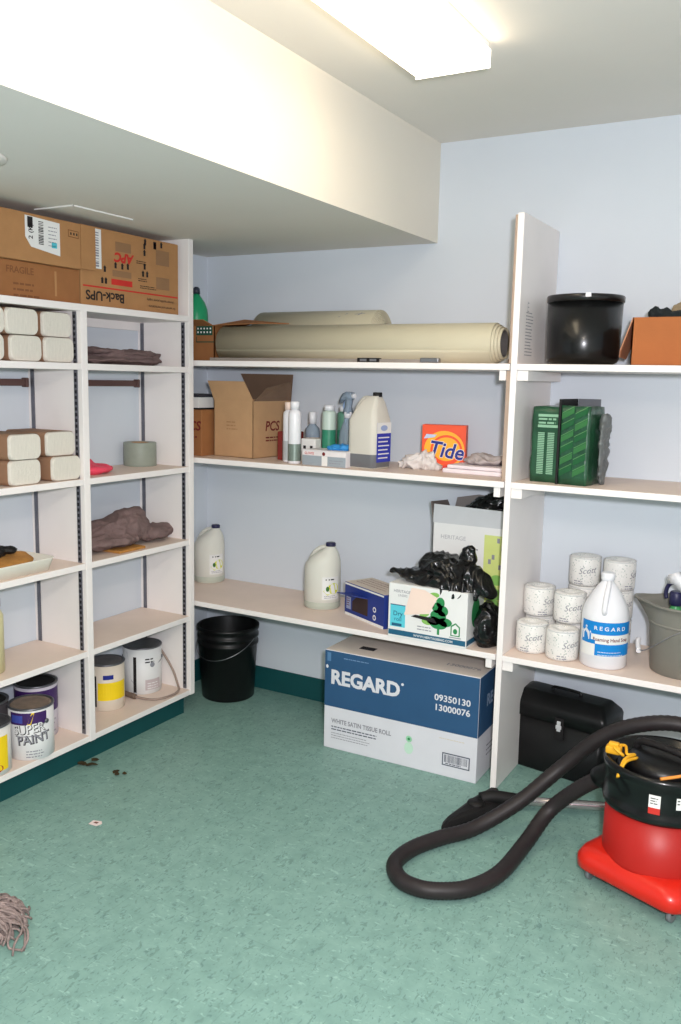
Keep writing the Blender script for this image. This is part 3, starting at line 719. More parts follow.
# glove box
t = carton('glove_box', 'low white tissue-style box of blue gloves at the middle shelf edge', (.955, -.36, ZB), -4, .225, .115, .068, mat('white_card', (216, 212, 214), .6, .03), tape=None)
ink = Ink(plane_y(-.058)); ink.rect(-.112, .045, .112, .062, mat('pale_print', (226, 220, 220), .6)); ink.text('GLOVES', -.10, .048, .010, REDINK, bold=.02); ink.ell(.0, .053, .008, .008, MAROON, 1); ink.rect(-.112, .002, .112, .043, mat('blue_grey_print', (150, 160, 168), .6)); ink.rect(-.01, .002, .02, .043, PAPERW, 1); ink.lines(.03, .025, .1, 2, .01, .003, GREYINK, seed=2); ink_obj('printed_label', ink, t)
o = obj('blue_gloves', blob([((0, 0, .012), (.055, .03, .016)), ((.03, .0, .018), (.028, .02, .016))], GLOVE, .004, .005, 30, 2), recalc=False); o.location = (.985, -.355, ZB+.064); tag(o, 'bunch of blue disposable gloves poking out of the white glove box', 'gloves')
# large jug of grey liquid
def fjug(label, loc, rz, body, liq, w=.165, d=.125, h=.29):
    t = thing('plastic_jug', label, 'jug', loc, rz)
    mb = MB()
    sec = [(0, .9, .9, 0), (.008, 1, 1, 0), (.195, 1, 1, 0), (.235, .78, .82, .006), (.27, .55, .55, .016), (.285, .38, .40, .022), (.292, .24, .3, .034)]
    mb.rings([rrect(w*a, d*b, min(w*a, d*b)*.2, z*h/.29, (c, 0)) for z, a, b, c in sec], body); obj('jug_body', mb, t)
    mb = MB(); mb.rings([rrect(w*a+.0012, d*b+.0012, d*b*.2, z) for z, a, b in ((.001, .9, .9), (.009, 1, 1), (.062, 1, 1))], liq, cap1=False); obj('liquid_level', mb, t)
    obj('handle', MB().tube([(.005, 0, h-.01), (-.03, 0, h-.012), (-.062, 0, h-.05), (-.079, 0, h-.10)], .011, body, 10), t)
    obj('cap', MB().lathe([(.019, 0), (.0195, .002), (.0195, .016), (.017, .019)], NAVYCAP if False else BLACKM, c=(.036, 0, h-.002), n=24), t)
    return t
t = fjug('large frosted jug holding dark grey liquid with blue side label, middle shelf', (1.125, -.335, ZB), -8, MILK2, LIQ, w=.145, d=.13, h=.302)
ink = Ink(plane_x(.145/2+.0008)); ink.rect(-.05, .03, .052, .195, mat('label_royal', (40, 56, 170), .4), 0); ink.rect(-.05, .15, .052, .195, PAPERW, 1); ink.ell(.0, .172, .025, .012, mat('label_pale_blue', (150, 170, 210), .4), 2)
for k in range(6): ink.rect(-.04, .045+k*.017, .03+.01*(k % 2), .050+k*.017, PAPERW, 1)
ink_obj('printed_label', ink, t)
# white rag bundle
o = obj('white_rag', blob([((0, 0, .03), (.085, .05, .036)), ((-.05, 0, .018), (.05, .04, .022)), ((.02, .0, .05), (.05, .04, .032)), ((.06, .0, .02), (.04, .035, .024))], WHITECLOTH, .005, .012, 20, 6), recalc=False); o.location = (1.315, -.225, ZB); tag(o, 'crumpled off-white rag in front of the orange detergent box', 'rag')
# detergent box
t = thing('detergent_box', 'bright orange-red laundry detergent box with round yellow logo on middle shelf', 'box', (1.392, -.150, ZB), 13)
obj('carton_body', MB().box((-.094, -.03, 0), (.094, .03, .188), ORANGE, .003), t)
ink = Ink(plane_y(-.0305)); ink.ell(.003, .084, .086, .079, ORANGE2, 0, 40); ink.ell(.012, .082, .068, .064, ORANGE, 1, 40); ink.ell(.012, .086, .058, .05, ORANGE2, 2, 36)
ink.text('Tide', .008, .052, .064, WHITEP, layer=3, bold=.06, align='CENTER', sx=.95, shear=.15, rot=-7); ink.text('Tide', .008, .052, .064, NAVY, layer=4, bold=.03, align='CENTER', sx=.95, shear=.15, rot=-7)
ink.poly([(-.085, .128), (-.04, .135), (-.03, .146), (-.075, .148)], mat('pale_badge', (190, 200, 226), .4), 3); ink.rect(-.025, .002, .03, .018, mat('soap_red', (226, 60, 50), .4), 3)
ink_obj('printed_label', ink, t)
# folded papers/cloths near divider
t = thing('paper_stack', 'stack of white folded sheets beside the divider on the middle shelf', 'papers', (1.60, -.22, ZB), -4)
for k, (w_, d_, z0, z1, dx) in enumerate(((.30, .17, 0, .018, 0), (.28, .165, .019, .034, .01))):
    obj('folded_sheet', MB().box((-w_/2+dx, -d_/2, z0), (w_/2+dx if w_/2+dx < .15 else .148, d_/2, z1), mat('sheet_white', (232, 222, 226), .7), .006), t)
o = obj('grey_rag', blob([((0, 0, .014), (.10, .06, .016)), ((-.02, 0, .028), (.05, .04, .016)), ((.06, 0, .02), (.05, .05, .015))], mat('grey_rag_cloth', (176, 166, 164), .95, .08, 30, .3, 90), .005, .008, 22, 9), recalc=False); o.location = (1.60, -.20, ZB+.036); tag(o, 'grey rag crumpled on top of the white folded sheets', 'rag')

# ------------------------------------------------------------------ shelf C (left bay)
def gallon(label, loc, rz):
    t = thing('gallon_jug', label, 'jug', loc, rz, None)
    prof = [(0, .92, 0), (.006, 1, 0), (.18, 1, 0), (.205, .97, .002), (.235, .82, .012), (.262, .55, .028), (.278, .32, .038), (.29, .26, .04)]
    mb = MB(); r = .084
    mb.rings([[Vector((c+r*a*math.cos(2*math.pi*k/40), r*a*math.sin(2*math.pi*k/40), z)) for k in range(40)] for z, a, c in prof], MILK)
    obj('jug_body', mb, t)
    obj('liquid_level', MB().lathe([(r*.93, .001), (r+.0008, .007), (r+.0008, .035)], LIQG, cap1=False), t)
    obj('handle', MB().tube([(.022, 0, .282), (-.012, 0, .276), (-.045, 0, .25), (-.070, 0, .205), (-.074, 0, .16)], .0105, MILK, 10), t)
    obj('cap', MB().lathe([(.022, 0), (.023, .002), (.023, .015), (.019, .018)], NAVYCAP, c=(.04, 0, .288), n=24), t)
    ink = Ink(cyl(r, -30)); ink.rect(-.045, .05, .04, .155, PAPERW, 0, 10); ink.ell(.012, .10, .026, .026, mat('lemon_print', (206, 208, 40), .4), 1); ink.poly([(-.04, .09), (-.01, .12), (0, .08), (-.02, .07)], mat('lemon_print', (206, 208, 40), .4), 2); ink.lines(-.03, .14, .03, 1, .01, .006, INK, seed=3); ink.lines(-.035, .065, .035, 2, .008, .003, GREYINK, seed=4); ink.ell(-.02, .1, .008, .012, mat('lemon_leaf', (60, 110, 50), .4), 3)
    ink_obj('printed_label', ink, t)
    return t
g = gallon('milky gallon jug with lemon label and navy cap in the middle of the lower shelf', (.832, -.205, ZCs), 0)
dup(g, (.081, -.088, ZCs), 10, 'milky gallon jug with lemon label in the left corner of the lower shelf').scale = (.94, .94, .97)
# blue open carton of liners
t = thing('dispenser_box', 'navy blue cardboard dispenser box with torn opening on the lower shelf', 'box', (1.15, -.262, ZCs), -27)
w, d, h = .30, .15, .150
mb = MB(); mb.box((-w/2, -d/2, 0), (w/2, d/2, h), BLUEBOX, .003, top=mat('beige_card_top', (206, 194, 182), .7)); obj('carton_body', mb, t)
ink = Ink(plane_y(-d/2)); ink.poly([(-.09, .028), (.03, .028), (.03, .105), (-.045, .105), (-.09, .07)], mat('dark_opening', (58, 42, 40), .8)); ink.rect(-w/2+.004, .0, w/2-.004, .012, PAPERW); ink.rect(-w/2+.004, h-.012, w/2-.004, h-.004, PAPERW)
ink.ell(.08, .07, .012, .012, PAPERW); ink.ell(.08, .07, .007, .007, BLUEBOX, 1); ink.ell(.08, .035, .012, .012, PAPERW); ink.ell(.08, .035, .006, .007, BLUEBOX, 1); ink.rect(-.135, .03, -.1, .085, mat('pale_blue_panel', (150, 160, 190), .6)); ink.lines(-.132, .075, -.105, 4, .01, .004, MAROON, seed=3)
ink_obj('printed_label', ink, t)
obj('torn_flap', MB().sheet([(-.10, -d/2-.001, .108), (.03, -d/2-.001, .108), (.0, -d/2-.06, .122), (-.12, -d/2-.062, .112)], .003, BLUEBOX), t)
ink = Ink(lambda u, v, o: Vector((u, v, h+o))); ink.lines(-.12, .04, .12, 4, .025, .004, MAROON, seed=8); ink_obj('top_print', ink, t)
# tree carton
t = thing('liner_carton', 'white carton printed with a green tree and teal bottom band on lower shelf', 'box', (1.474, -.372, ZCs), 0)
w, d, h = .345, .185, .226
mb = MB(); WC = mat('white_carton', (226, 226, 224), .6, .02)
mb.box((-w/2, -d/2, 0), (w/2, d/2, h), WC, .003); obj('carton_body', mb, t)
ink = Ink(plane_y(-d/2)); ink.rect(-w/2+.003, .010, w/2-.003, .032, TEALP); ink.text('WWW.HERITAGEBAG.COM', .03, .016, .010, WC, bold=.02, align='CENTER')
ink.rect(-.163, .045, -.095, .135, CYAN); ink.text('Dry', -.15, .092, .02, TEALP, bold=.01); ink.text('roll', -.145, .07, .018, TEALP); ink.rect(-.155, .048, -.11, .06, TEALP, 1); ink.rect(-.163, .135, -.095, .139, TEALP, 1)
ink.text('HERITAGE', -.15, .19, .012, GREYINK, bold=.01); ink.text('LINERS', -.13, .174, .010, GREYINK)
# tree
ink.rect(.047, .040, .057, .09, GREEN)
for a, b_, q, z in ((.052, .085, .038, .022), (.03, .095, .030, .018), (.08, .095, .03, .018), (.05, .118, .034, .024), (.068, .14, .024, .022), (.045, .15, .022, .022), (.058, .172, .018, .022)): ink.ell(a, b_, q, z, GREEN, 1)
for a, b_, rt in ((-.01, .115, 20), (.01, .15, 15), (.02, .178, 10), (-.015, .14, -15), (.0, .085, -10), (.03, .2, 5)): ink.ell(a, b_, .022, .011, GREENL, 1, rot=rt)
ink.poly([(-.10, .10), (.01, .12), (.045, .19), (-.01, .215), (-.07, .218)], PALEP, 3); ink.poly([(-.07, .098), (.045, .086), (.03, .105), (-.05, .108)], INK, 2)
ink.poly([(.105, .045), (.145, .045), (.145, .085), (.125, .1), (.105, .085)], GREEN); ink.poly([(.11, .049), (.14, .049), (.14, .082), (.125, .093), (.11, .082)], WC, 1); ink.ell(.125, .065, .009, .011, GREEN, 2); ink.lines(-.04, .06, .04, 2, .012, .004, GREYINK, seed=8); ink.rect(.1, .037, .15, .041, GREYINK)
ink_obj('printed_front', ink, t)
ink = Ink(plane_x(w/2)); ink.rect(-d/2+.003, .010, d/2-.003, .032, TEALP); ink.ell(.0, .13, .045, .06, GREEN); ink.rect(-.006, .04, .006, .09, GREEN); ink_obj('printed_side', ink, t)
# black bin liner draped
t = blob([((.0, .0, .02), (.165, .10, .050)), ((-.09, -.04, .03), (.10, .045, .026), 4), ((.02, .0, .06), (.135, .09, .055), 0, 10), ((-.02, .02, .085), (.085, .055, .045), 20), ((.105, .0, .105), (.034, .024, .068), 0, 8), ((.155, -.03, .045), (.105, .055, .040), -10, 34), ((.07, -.075, .0), (.12, .032, .055), 0, 8), ((-.165, -.045, .038), (.05, .028, .016), 8)],
         BAG, .005, .011, 10, 11, floor=None)
for v in t.bm.verts:
    if v.co.y > -.105 and v.co.x < .168: v.co.z = max(v.co.z, .001)
o = obj('bin_liner', t, recalc=False); o.location = (1.492, -.355, ZCs+.225); tag(o, 'crumpled shiny black bin liner heaped over the green-tree carton', 'bin liner')
# hidden lower bag by divider
o = obj('bin_liner', blob([((0, 0, .08), (.050, .08, .10)), ((-.0, .02, .05), (.052, .08, .06))], BAG, .006, .012, 16, 4), recalc=False); o.location = (1.697, -.36, ZCs); tag(o, 'black bin liner stuffed between the green-tree carton and the divider', 'bin liner')
# tall carton behind
t = thing('tall_carton', 'tall open white carton with lime green printed panel behind the bin liner', 'box', (1.555, -.125, ZCs), 0)
w, d, h, th = .335, .22, .455, .004
WG = mat('grey_white_card', (196, 198, 200), .6, .03)
mb = MB()
for lo, hi in (((-w/2, -d/2, 0), (w/2, -d/2+th, h)), ((-w/2, d/2-th, 0), (w/2, d/2, h)), ((-w/2, -d/2, 0), (-w/2+th, d/2, h)), ((w/2-th, -d/2, 0), (w/2, d/2, h)), ((-w/2, -d/2, 0), (w/2, d/2, th))): mb.box(lo, hi, WC)
obj('carton_body', mb, t)
obj('flap', MB().sheet([(-w/2, -d/2, h), (w/2, -d/2, h), (w/2-.004, -d/2+.006, h+.072), (-w/2+.0, -d/2+.006, h+.078)], -.004, WG), t)
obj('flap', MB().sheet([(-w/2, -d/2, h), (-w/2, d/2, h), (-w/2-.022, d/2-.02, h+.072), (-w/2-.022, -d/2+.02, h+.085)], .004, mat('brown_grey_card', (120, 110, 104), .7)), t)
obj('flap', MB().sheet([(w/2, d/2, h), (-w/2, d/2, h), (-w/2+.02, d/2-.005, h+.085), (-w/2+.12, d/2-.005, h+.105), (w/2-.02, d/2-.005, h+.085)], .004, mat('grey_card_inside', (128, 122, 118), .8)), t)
ink = Ink(plane_y(-d/2)); ink.rect(.065, .10, .16, h-.03, LIME); ink.text('HERITAGE', -.13, h-.065, .018, mat('faint_grey_ink', (176, 176, 180), .6)); ink.lines(-.02, h-.10, .05, 2, .014, .006, GREYINK, seed=9)
for u, v in ((.12, h-.06), (.14, h-.09), (.10, h-.13), (.13, h-.17), (.085, h-.15)): ink.rect(u, v, u+.012, v+.02, GREYINK, 1)
for a, b_ in ((.11, .14), (.13, .18), (.1, .2), (.125, .24)): ink.ell(a, b_, .028, .022, GREENL, 1)
ink_obj('printed_front', ink, t)
o = obj('bin_liner', blob([((0, 0, .05), (.11, .075, .06)), ((.04, 0, .09), (.07, .06, .04))], BAG, .006, .012, 18, 14, floor=None), recalc=False); o.location = (1.602, -.125, ZCs+.48-.02); tag(o, 'black bin liner bulging out of the top of the tall white carton', 'bin liner')
o = obj('cable_strip', MB().box((-.008, -.004, 0), (.008, 0, .09), BLACKM, .001)); o.location = (1.66, -.001, 1.11); tag(o, 'short black strip on the back wall above the tall white carton', 'strip')

# ------------------------------------------------------------------ floor under shelf
t = thing('black_bucket', 'black plastic five gallon bucket with ribbed rim on the floor in the corner', 'bucket', (.262, -.165, 0))
prof = [(.125, 0), (.131, .005), (.146, .275), (.152, .278), (.152, .290), (.147, .293), (.147, .312), (.153, .315), (.153, .327), (.148, .330), (.148, .352), (.156, .355), (.156, .37), (.150, .372), (.146, .368), (.128, .012), (0, .01)]
obj('bucket_shell', MB().lathe(prof, BLACKP, n=56, cap1=False), t)
pts = [(math.cos(a)*.158, -math.sin(a)*.05-.0, .33-math.sin(a)*.14) for a in [math.pi*k/14 for k in range(15)]]
obj('wire_handle', MB().tube([(p[0]*1.0, -.158*math.sin(math.pi*k/14)-.004*0, .32-.10*math.sin(math.pi*k/14)) for k, p in enumerate(pts)], .0018, STEEL, 6, 2), t)

t = thing('tissue_carton', 'large blue and white carton with bold white lettering on the floor', 'box', (1.352, -.245, 0), .8)
w, d, h = .706, .42, .445
mb = MB(); WX = mat('white_box_card', (214, 214, 220), .6, .02); TOPW = mat('box_top_card', (206, 196, 188), .7, .03)
mb.box((-w/2, -d/2, 0), (w/2, d/2, h), WX, .004, top=TOPW); obj('carton_body', mb, t)
ink = Ink(plane_y(-d/2)); zb_ = .192
ink.rect(-w/2+.001, zb_, w/2-.001, h-.003, BLUE, 0)
ink.text('REGARD', -.323, .298, .062, WX, bold=.055, sx=1.0); ink.ell(.018, .354, .006, .006, WX, 1)
ink.text('09350130', w/2-.035, .318, .027, WX, bold=.03, align='RIGHT', sx=1.05); ink.text('13000076', w/2-.035, .276, .027, WX, bold=.03, align='RIGHT', sx=1.05)
ink.text('WHITE SATIN TISSUE ROLL', -.315, .120, .020, GREYINK, bold=.04, sx=.86)
dgk = mat('dark_grey_ink', (84, 90, 104), .6); ink.lines(-.315, .100, -.03, 2, .012, .005, dgk, seed=4); ink.lines(-.315, .072, -.10, 3, .011, .003, GREYINK, seed=7)
ink.ell(.055, .125, .014, .014, mat('pale_green_mark', (150, 206, 168), .5), 1); ink.ell(.055, .085, .02, .026, mat('paler_green_mark', (190, 220, 200), .5), 0); ink.ell(.055, .125, .006, .006, GREEN, 2)
ink.lines(.19, .16, .30, 1, .01, .003, mat('tan_ink', (206, 196, 176), .6), seed=2); ink.lines(-.26, h-.03, -.14, 1, .01, .004, mat('blue_pale_ink', (110, 140, 176), .5), seed=2)
ink.rect(.205, .048, w/2-.028, .103, dgk); ink.rect(.210, .053, w/2-.033, .098, WX, 1); ink.bars(.215, .063, w/2-.038, .095, dgk, 2, 26); ink.lines(.22, .056, w/2-.045, 1, .01, .004, dgk, layer=2, seed=3)
ink.ell(-w/2+.012, h-.075, .006, .008, WX, 1); ink.rect(-w/2+.012, h-.05, -w/2+.03, h-.012, mat('blue_label_bit', (80, 120, 160), .5), 1)
ink_obj('printed_front', ink, t)
ink = Ink(plane_x(w/2)); ink.rect(-d/2+.001, zb_, d/2-.001, h-.003, BLUE, 0); ink.text('REGARD', -.12, .30, .05, mat('side_pale', (150, 170, 196), .5), bold=.05); ink.lines(-.1, .12, .1, 3, .02, .006, GREYINK, seed=2); ink_obj('printed_side', ink, t)
obj('carry_hole', MB().box((-.23, -.13, h+.0002), (-.16, -.09, h+.001), DARKSLOT), t)
ink = Ink(lambda u, v, o: Vector((u, v, h+o))); ink.text('13000076', .17, -.13, .028, GREYINK, bold=.02); ink_obj('top_print', ink, t)

# ------------------------------------------------------------------ right bay
# black pot with lid
t = thing('black_tub', 'glossy black round tub with a lid on the right top shelf', 'tub', (1.972, -.22, ZA))
obj('tub_body', MB().lathe([(.095, 0), (.108, .004), (.128, .014), (.1345, .026), (.1385, .232)], BLACKG, n=64), t)
mb = MB(); mb.lathe([(.1385, .233), (.143, .235), (.144, .253), (.141, .258), (.13, .254), (.0, .254)], mat('black_lid', (22, 20, 20), .3, .05, coat=.3), n=64, cap0=False, cap1=False); ld = obj('lid', mb, t)
obj('lid_tab', MB().box((.035, -.146, .244), (.055, -.136, .260), WHITEP, .002), ld)
# orange carton with clutter at right edge
t = thing('open_carton', 'orange-brown open carton with drooping side flap at the right edge', 'box', (2.335, -.22, ZA), 0)
w, d, h, th = .32, .24, .170, .004
mb = MB()
for lo, hi in (((-w/2, -d/2, 0), (w/2, -d/2+th, h)), ((-w/2, d/2-th, 0), (w/2, d/2, h)), ((-w/2, -d/2, 0), (-w/2+th, d/2, h)), ((w/2-th, -d/2, 0), (w/2, d/2, h)), ((-w/2, -d/2, 0), (w/2, d/2, th))): mb.box(lo, hi, KRAFTO)
obj('carton_body', mb, t)
obj('flap', MB().sheet([(-w/2, -d/2+.01, h), (-w/2, d/2-.01, h), (-w/2-.05, d/2-.04, h-.125), (-w/2-.048, .04, h-.145), (-w/2-.048, -d/2+.05, h-.140), (-w/2-.04, -d/2+.02, h-.115)], .004, mat('peach_card', (190, 136, 104), .7)), t)
o = obj('dark_cloth', blob([((0, 0, .0), (.10, .07, .03)), ((-.085, -.02, .022), (.045, .03, .024)), ((.08, 0, .05), (.05, .05, .06))], mat('teal_black_cloth', (28, 34, 36), .9, .2, 20), .006, .008, 14, 4, floor=None), recalc=False); o.location = (2.335, -.25, ZA+.165); tag(o, 'dark teal-black cloth spilling over the orange-brown carton', 'cloth')
o = obj('khaki_cloth', blob([((-.02, 0, .02), (.06, .04, .028), 0, -30), ((.05, 0, .06), (.07, .05, .05), 0, -25)], mat('khaki_cloth', (150, 134, 108), .9, .2, 30, .3, 90), .006, .01, 18, 6, floor=None), recalc=False); o.location = (2.32, -.18, ZA+.175); tag(o, 'khaki patterned cloth behind the dark cloth in the right carton', 'cloth')

# green shrink wrapped packs
def pack(label, loc, rz, w, d, h, seed, front, tilt=0):
    t = thing('green_pack', label, 'pack', loc, rz)
    b = bmesh.new(); bmesh.ops.create_cube(b, size=1); bmesh.ops.subdivide_edges(b, edges=b.edges[:], cuts=9, use_grid_fill=True)
    for v in b.verts:
        v.co = Vector((v.co.x*w, v.co.y*d, (v.co.z+.5)*h))
        n_ = noise.noise(v.co*22+Vector((seed, 0, 0)))*.004; e = min(1, .012/max(1e-4, min(abs(abs(v.co.z-h/2)-h/2)+.012, 1)))
        v.co += Vector((n_*(1 if v.co.x > 0 else -1), n_*(1 if v.co.y > 0 else -1)*.6, n_ if v.co.z > .02 else 0))
        v.co.z = max(v.co.z, 0)
    mb = MB(); mb.add(b, GREENPK, None, smooth=True); obj('wrapped_bundle', mb, t)
    ink = Ink(plane_y(-d/2-.004)); front(ink, w, h); ink_obj('printed_front', ink, t)
    return t
def fr1(ink, w, h):
    ink.rect(-.032, h-.038, .045, h-.028, GREENPL); ink.rect(-.032, h-.078, .045, h-.068, GREENPL); ink.lines(-.03, h-.05, .04, 2, .014, .007, GREENPL, seed=2)
    for c0 in (-.03, .008):
        for k in range(24): ink.rect(c0, .032+k*.0066, c0+.026, .0362+k*.0066, GREENPL)
def fr2(ink, w, h):
    for k in range(6):
        for j in range(2):
            v = .03+k*.042; ink.poly([(-w/2+.008+j*w*.46, v), (-w/2+.008+j*w*.46+w*.42, v+.026), (-w/2+.008+j*w*.46+w*.42, v+.046), (-w/2+.008+j*w*.46, v+.020)], GREENPM if (k+j) % 2 else mat('deep_green_print', (28, 86, 48), .4))
            ink.poly([(-w/2+.008+j*w*.46, v+.022), (-w/2+.008+j*w*.46+w*.42, v+.048), (-w/2+.008+j*w*.46+w*.42, v+.051), (-w/2+.008+j*w*.46, v+.025)], mat('light_green_line', (80, 132, 80), .4), 1)
pack('green wrapped pack with columns of pale print next to the divider', (1.898, -.29, ZB), -4, .112, .16, .285, 3, fr1)
pack('green wrapped pack with diagonal brick-like pattern, right of the two', (2.014, -.325, ZB), -7, .112, .15, .290, 8, fr2)
o = obj('dark_card', MB().box((-.004, -.09, 0), (.004, .09, .315), BLACKM, .001)); o.location = (1.957, -.315, ZB); o.rotation_euler = (0, 0, R(-5)); tag(o, 'thin black card standing between the two green packs', 'card')
o = obj('grey_card', MB().box((0, -.004, 0), (.085, .004, .315), mat('grey_board', (96, 98, 104), .6), .001)); o.location = (1.965, -.205, ZB); tag(o, 'dark grey board standing behind the two green packs', 'card')
o = obj('shaded_side_film', blob([((0, 0, .13), (.010, .07, .14)), ((0.00, 0, .22), (.018, .05, .05))], GREYWRAP, .007, .008, 16, 4), recalc=False); o.location = (2.094, -.30, ZB); tag(o, 'plastic film side of the green packs at the right, greyed with its shade', 'plastic film')  # plastic side face of the packs; its shading is put into the grey

# toilet rolls
def tp(label, loc, rz, first=[None]):
    if first[0] is None:
        t = thing('toilet_roll', label, 'toilet roll', loc, rz, 'wrapped toilet rolls on the right lower shelf'); t.scale = (1, 1, 1.045)
        obj('wrapped_roll', MB().lathe([(.02, .004), (.052, 0), (.060, .004), (.062, .012), (.062, .100), (.060, .109), (.053, .1145), (.03, .112), (.018, .105), (.0, .102)], SPECK, n=44, cap1=False), t)
        ink = Ink(cyl(.062, -75)); ink.text('Scott', -.028, .048, .024, GREYINK, shear=.4, rot=8); ink.lines(-.045, .018, .0, 2, .009, .004, GREYINK, seed=3); ink_obj('printed_label', ink, t)
        mb = MB(); mb.lathe([(.0605, .1065), (.063, .109), (.0605, .112)], mat('wrapper_fold', (206, 206, 204), .5), n=44, cap0=False, cap1=False); obj('wrapper_fold', mb, t)
        first[0] = t; return t
    return dup(first[0], loc, rz, label)
H1 = .1205
tp('toilet roll, front left of the bottom layer nearest the divider', (1.868, -.325, ZCs), 0)
tp('toilet roll, front right of the bottom layer beside the white jug', (1.996, -.352, ZCs), 25)
tp('toilet roll in the bottom layer behind the front left roll', (1.861, -.192, ZCs), 70)
tp('toilet roll in the bottom layer behind the front right roll', (1.996, -.220, ZCs), 100)
tp('toilet roll at the rear of the bottom layer against the back wall', (2.005, -.085, ZCs), 50)
tp('toilet roll at the rear right of the bottom layer behind the white jug', (2.135, -.085, ZCs), 40)
tp('toilet roll on the second layer, left one nearest the divider', (1.855, -.205, ZCs+H1), 40)
tp('toilet roll on the second layer, right one in front', (1.99, -.245, ZCs+H1), 5)
tp('toilet roll on the second layer hidden under the top left roll', (2.005, -.09, ZCs+H1), 80)
tp('toilet roll on the second layer behind the white jug cap', (2.137, -.086, ZCs+H1), 20)
tp('toilet roll on the very top, left of the highest two', (2.003, -.086, ZCs+2*H1), 0)
tp('toilet roll on the very top, right of the highest two', (2.139, -.086, ZCs+2*H1), 60)

# white cleaner jug
t = thing('cleaner_jug', 'white gallon jug of cleaner with bright blue label beside the toilet rolls', 'jug', (2.150, -.340, ZCs), 0); t.scale = (1.16, 1.16, 1.12)
r = .0745; mb = MB()
prof = [(.92, 0), (1, .006), (1, .172), (.97, .187), (.86, .212), (.62, .246), (.36, .276), (.25, .286), (.235, .294)]
mb.lathe([(r*a, z) for a, z in prof], WHITEP, n=48); obj('jug_body', mb, t)
obj('handle', MB().tube([(.008, -.014, .285), (.010, -.036, .268), (.011, -.060, .238), (.011, -.073, .205), (.011, -.066, .190)], [.009]*5, WHITEP, 10), t)
obj('cap', MB().lathe([(.020, .29), (.0215, .292), (.0215, .312), (.018, .316)], WHITEP, n=28), t)
ink = Ink(cyl(r, -76)); ink.rect(-.085, .045, .10, .165, PAPERW, 0, 20); ink.rect(-.045, .12, .10, .162, BLUELAB, 1, 14); ink.rect(-.03, .048, .10, .088, BLUELAB, 1, 14); ink.rect(-.085, .086, -.045, .162, BLUELAB, 1, 5); ink.rect(-.045, .086, -.03, .1, BLUELAB, 1, 2)
ink.poly([(-.085, .125), (-.065, .145), (-.045, .125), (-.045, .118), (-.065, .138), (-.085, .118)], WHITEP, 2); ink.poly([(-.08, .098), (-.05, .098), (-.05, .122), (-.065, .136), (-.08, .122)], WHITEP, 3); ink.ell(-.065, .112, .006, .009, BLUELAB, 4)
ink.text('R E G A R D', -.036, .135, .013, WHITEP, layer=2, bold=.03, sx=1.1); ink.text('Foaming Hand Soap', -.038, .098, .012, MAROON, layer=2, bold=.02, sx=.9); ink.lines(-.02, .06, .08, 2, .01, .002, WHITEP, layer=2, seed=1)
ink_obj('printed_label', ink, t)

# grey bucket with sprayer
t = thing('grey_bucket', 'grey plastic bucket with pouring lip and wire handle at the right edge', 'bucket', (2.428, -.265, ZCs), 0)
mb = MB(); n = 56; secs = []
def bring(r, z, lip=0):
    out = []
    for k in range(n):
        a = 2*math.pi*k/n; da = (a+math.pi) % (2*math.pi)-math.pi
        q = math.exp(-((da)/.33)**2)*lip
        out.append(Vector((-(r+q)*math.cos(a), (r+q)*math.sin(a), z+q*.12)))
    return out
for r_, z, l in ((.112, 0, 0), (.118, .004, 0), (.130, .17, 0), (.133, .195, .008), (.137, .23, .03), (.141, .252, .045), (.146, .254, .047), (.146, .262, .048), (.139, .262, .046), (.134, .235, .028), (.128, .19, .004), (.126, .17, 0), (.113, .008, 0)): secs.append(bring(r_, z, l))
mb.rings(secs, BUCKETG); obj('bucket_shell', mb, t)
obj('rib_band', MB().lathe([(.1315, .182), (.135, .184), (.135, .190), (.1325, .192)], BUCKETG, cap0=False, cap1=False, n=56), t)
wh = obj('wire_handle', MB().tube([(.03, -.137, .20), (-.03, -.145, .165), (-.08, -.148, .125), (-.125, -.12, .09), (-.155, -.06, .075)], .0022, STEEL, 8), t)
obj('handle_grip', MB().tube([(-.148, -.085, .074), (-.160, -.045, .090), (-.163, -.02, .102)], .009, WHITEP, 10), wh)
t = thing('spray_bottle', 'spray bottle with white and navy trigger head standing in the grey bucket', 'spray bottle', (2.385, -.27, ZCs+.010), 155); t.scale = (1.12, 1.12, 1.13)
obj('bottle_body', MB().lathe([(.033, 0), (.037, .004), (.037, .14), (.03, .17), (.016, .205), (.014, .22)], mat('green_spray_bottle', (70, 150, 90), .35)), t)
mb = MB(); mb.rings([[Vector((x, y*w, z+hh*q)) for y, q in ((-1, -1), (1, -1), (1, 1), (-1, 1))] for x, z, w, hh in ((.03, .292, .011, .014), (.0, .300, .014, .02), (-.02, .285, .013, .02), (-.035, .25, .012, .015))], WHITEP); sh_ = obj('spray_head', mb, t)
obj('collar', MB().lathe([(.02, .21), (.022, .215), (.022, .25), (.018, .256)], NAVYCAP, n=24), t)
obj('trigger', MB().tube([(.012, 0, .285), (.032, 0, .27), (.040, 0, .245), (.036, 0, .225)], .007, NAVYCAP, 8), sh_)
t = thing('small_bottle', 'small white-capped bottle leaning in the grey bucket at the right edge', 'bottle', (2.475, -.32, ZCs+.010))
obj('bottle_body', MB().lathe([(.03, 0), (.034, .004), (.034, .18), (.02, .205)], mat('green_spray_bottle_two', (90, 160, 100), .35)), t); obj('cap', MB().lathe([(.028, .205), (.029, .245), (.026, .248)], WHITEP), t)

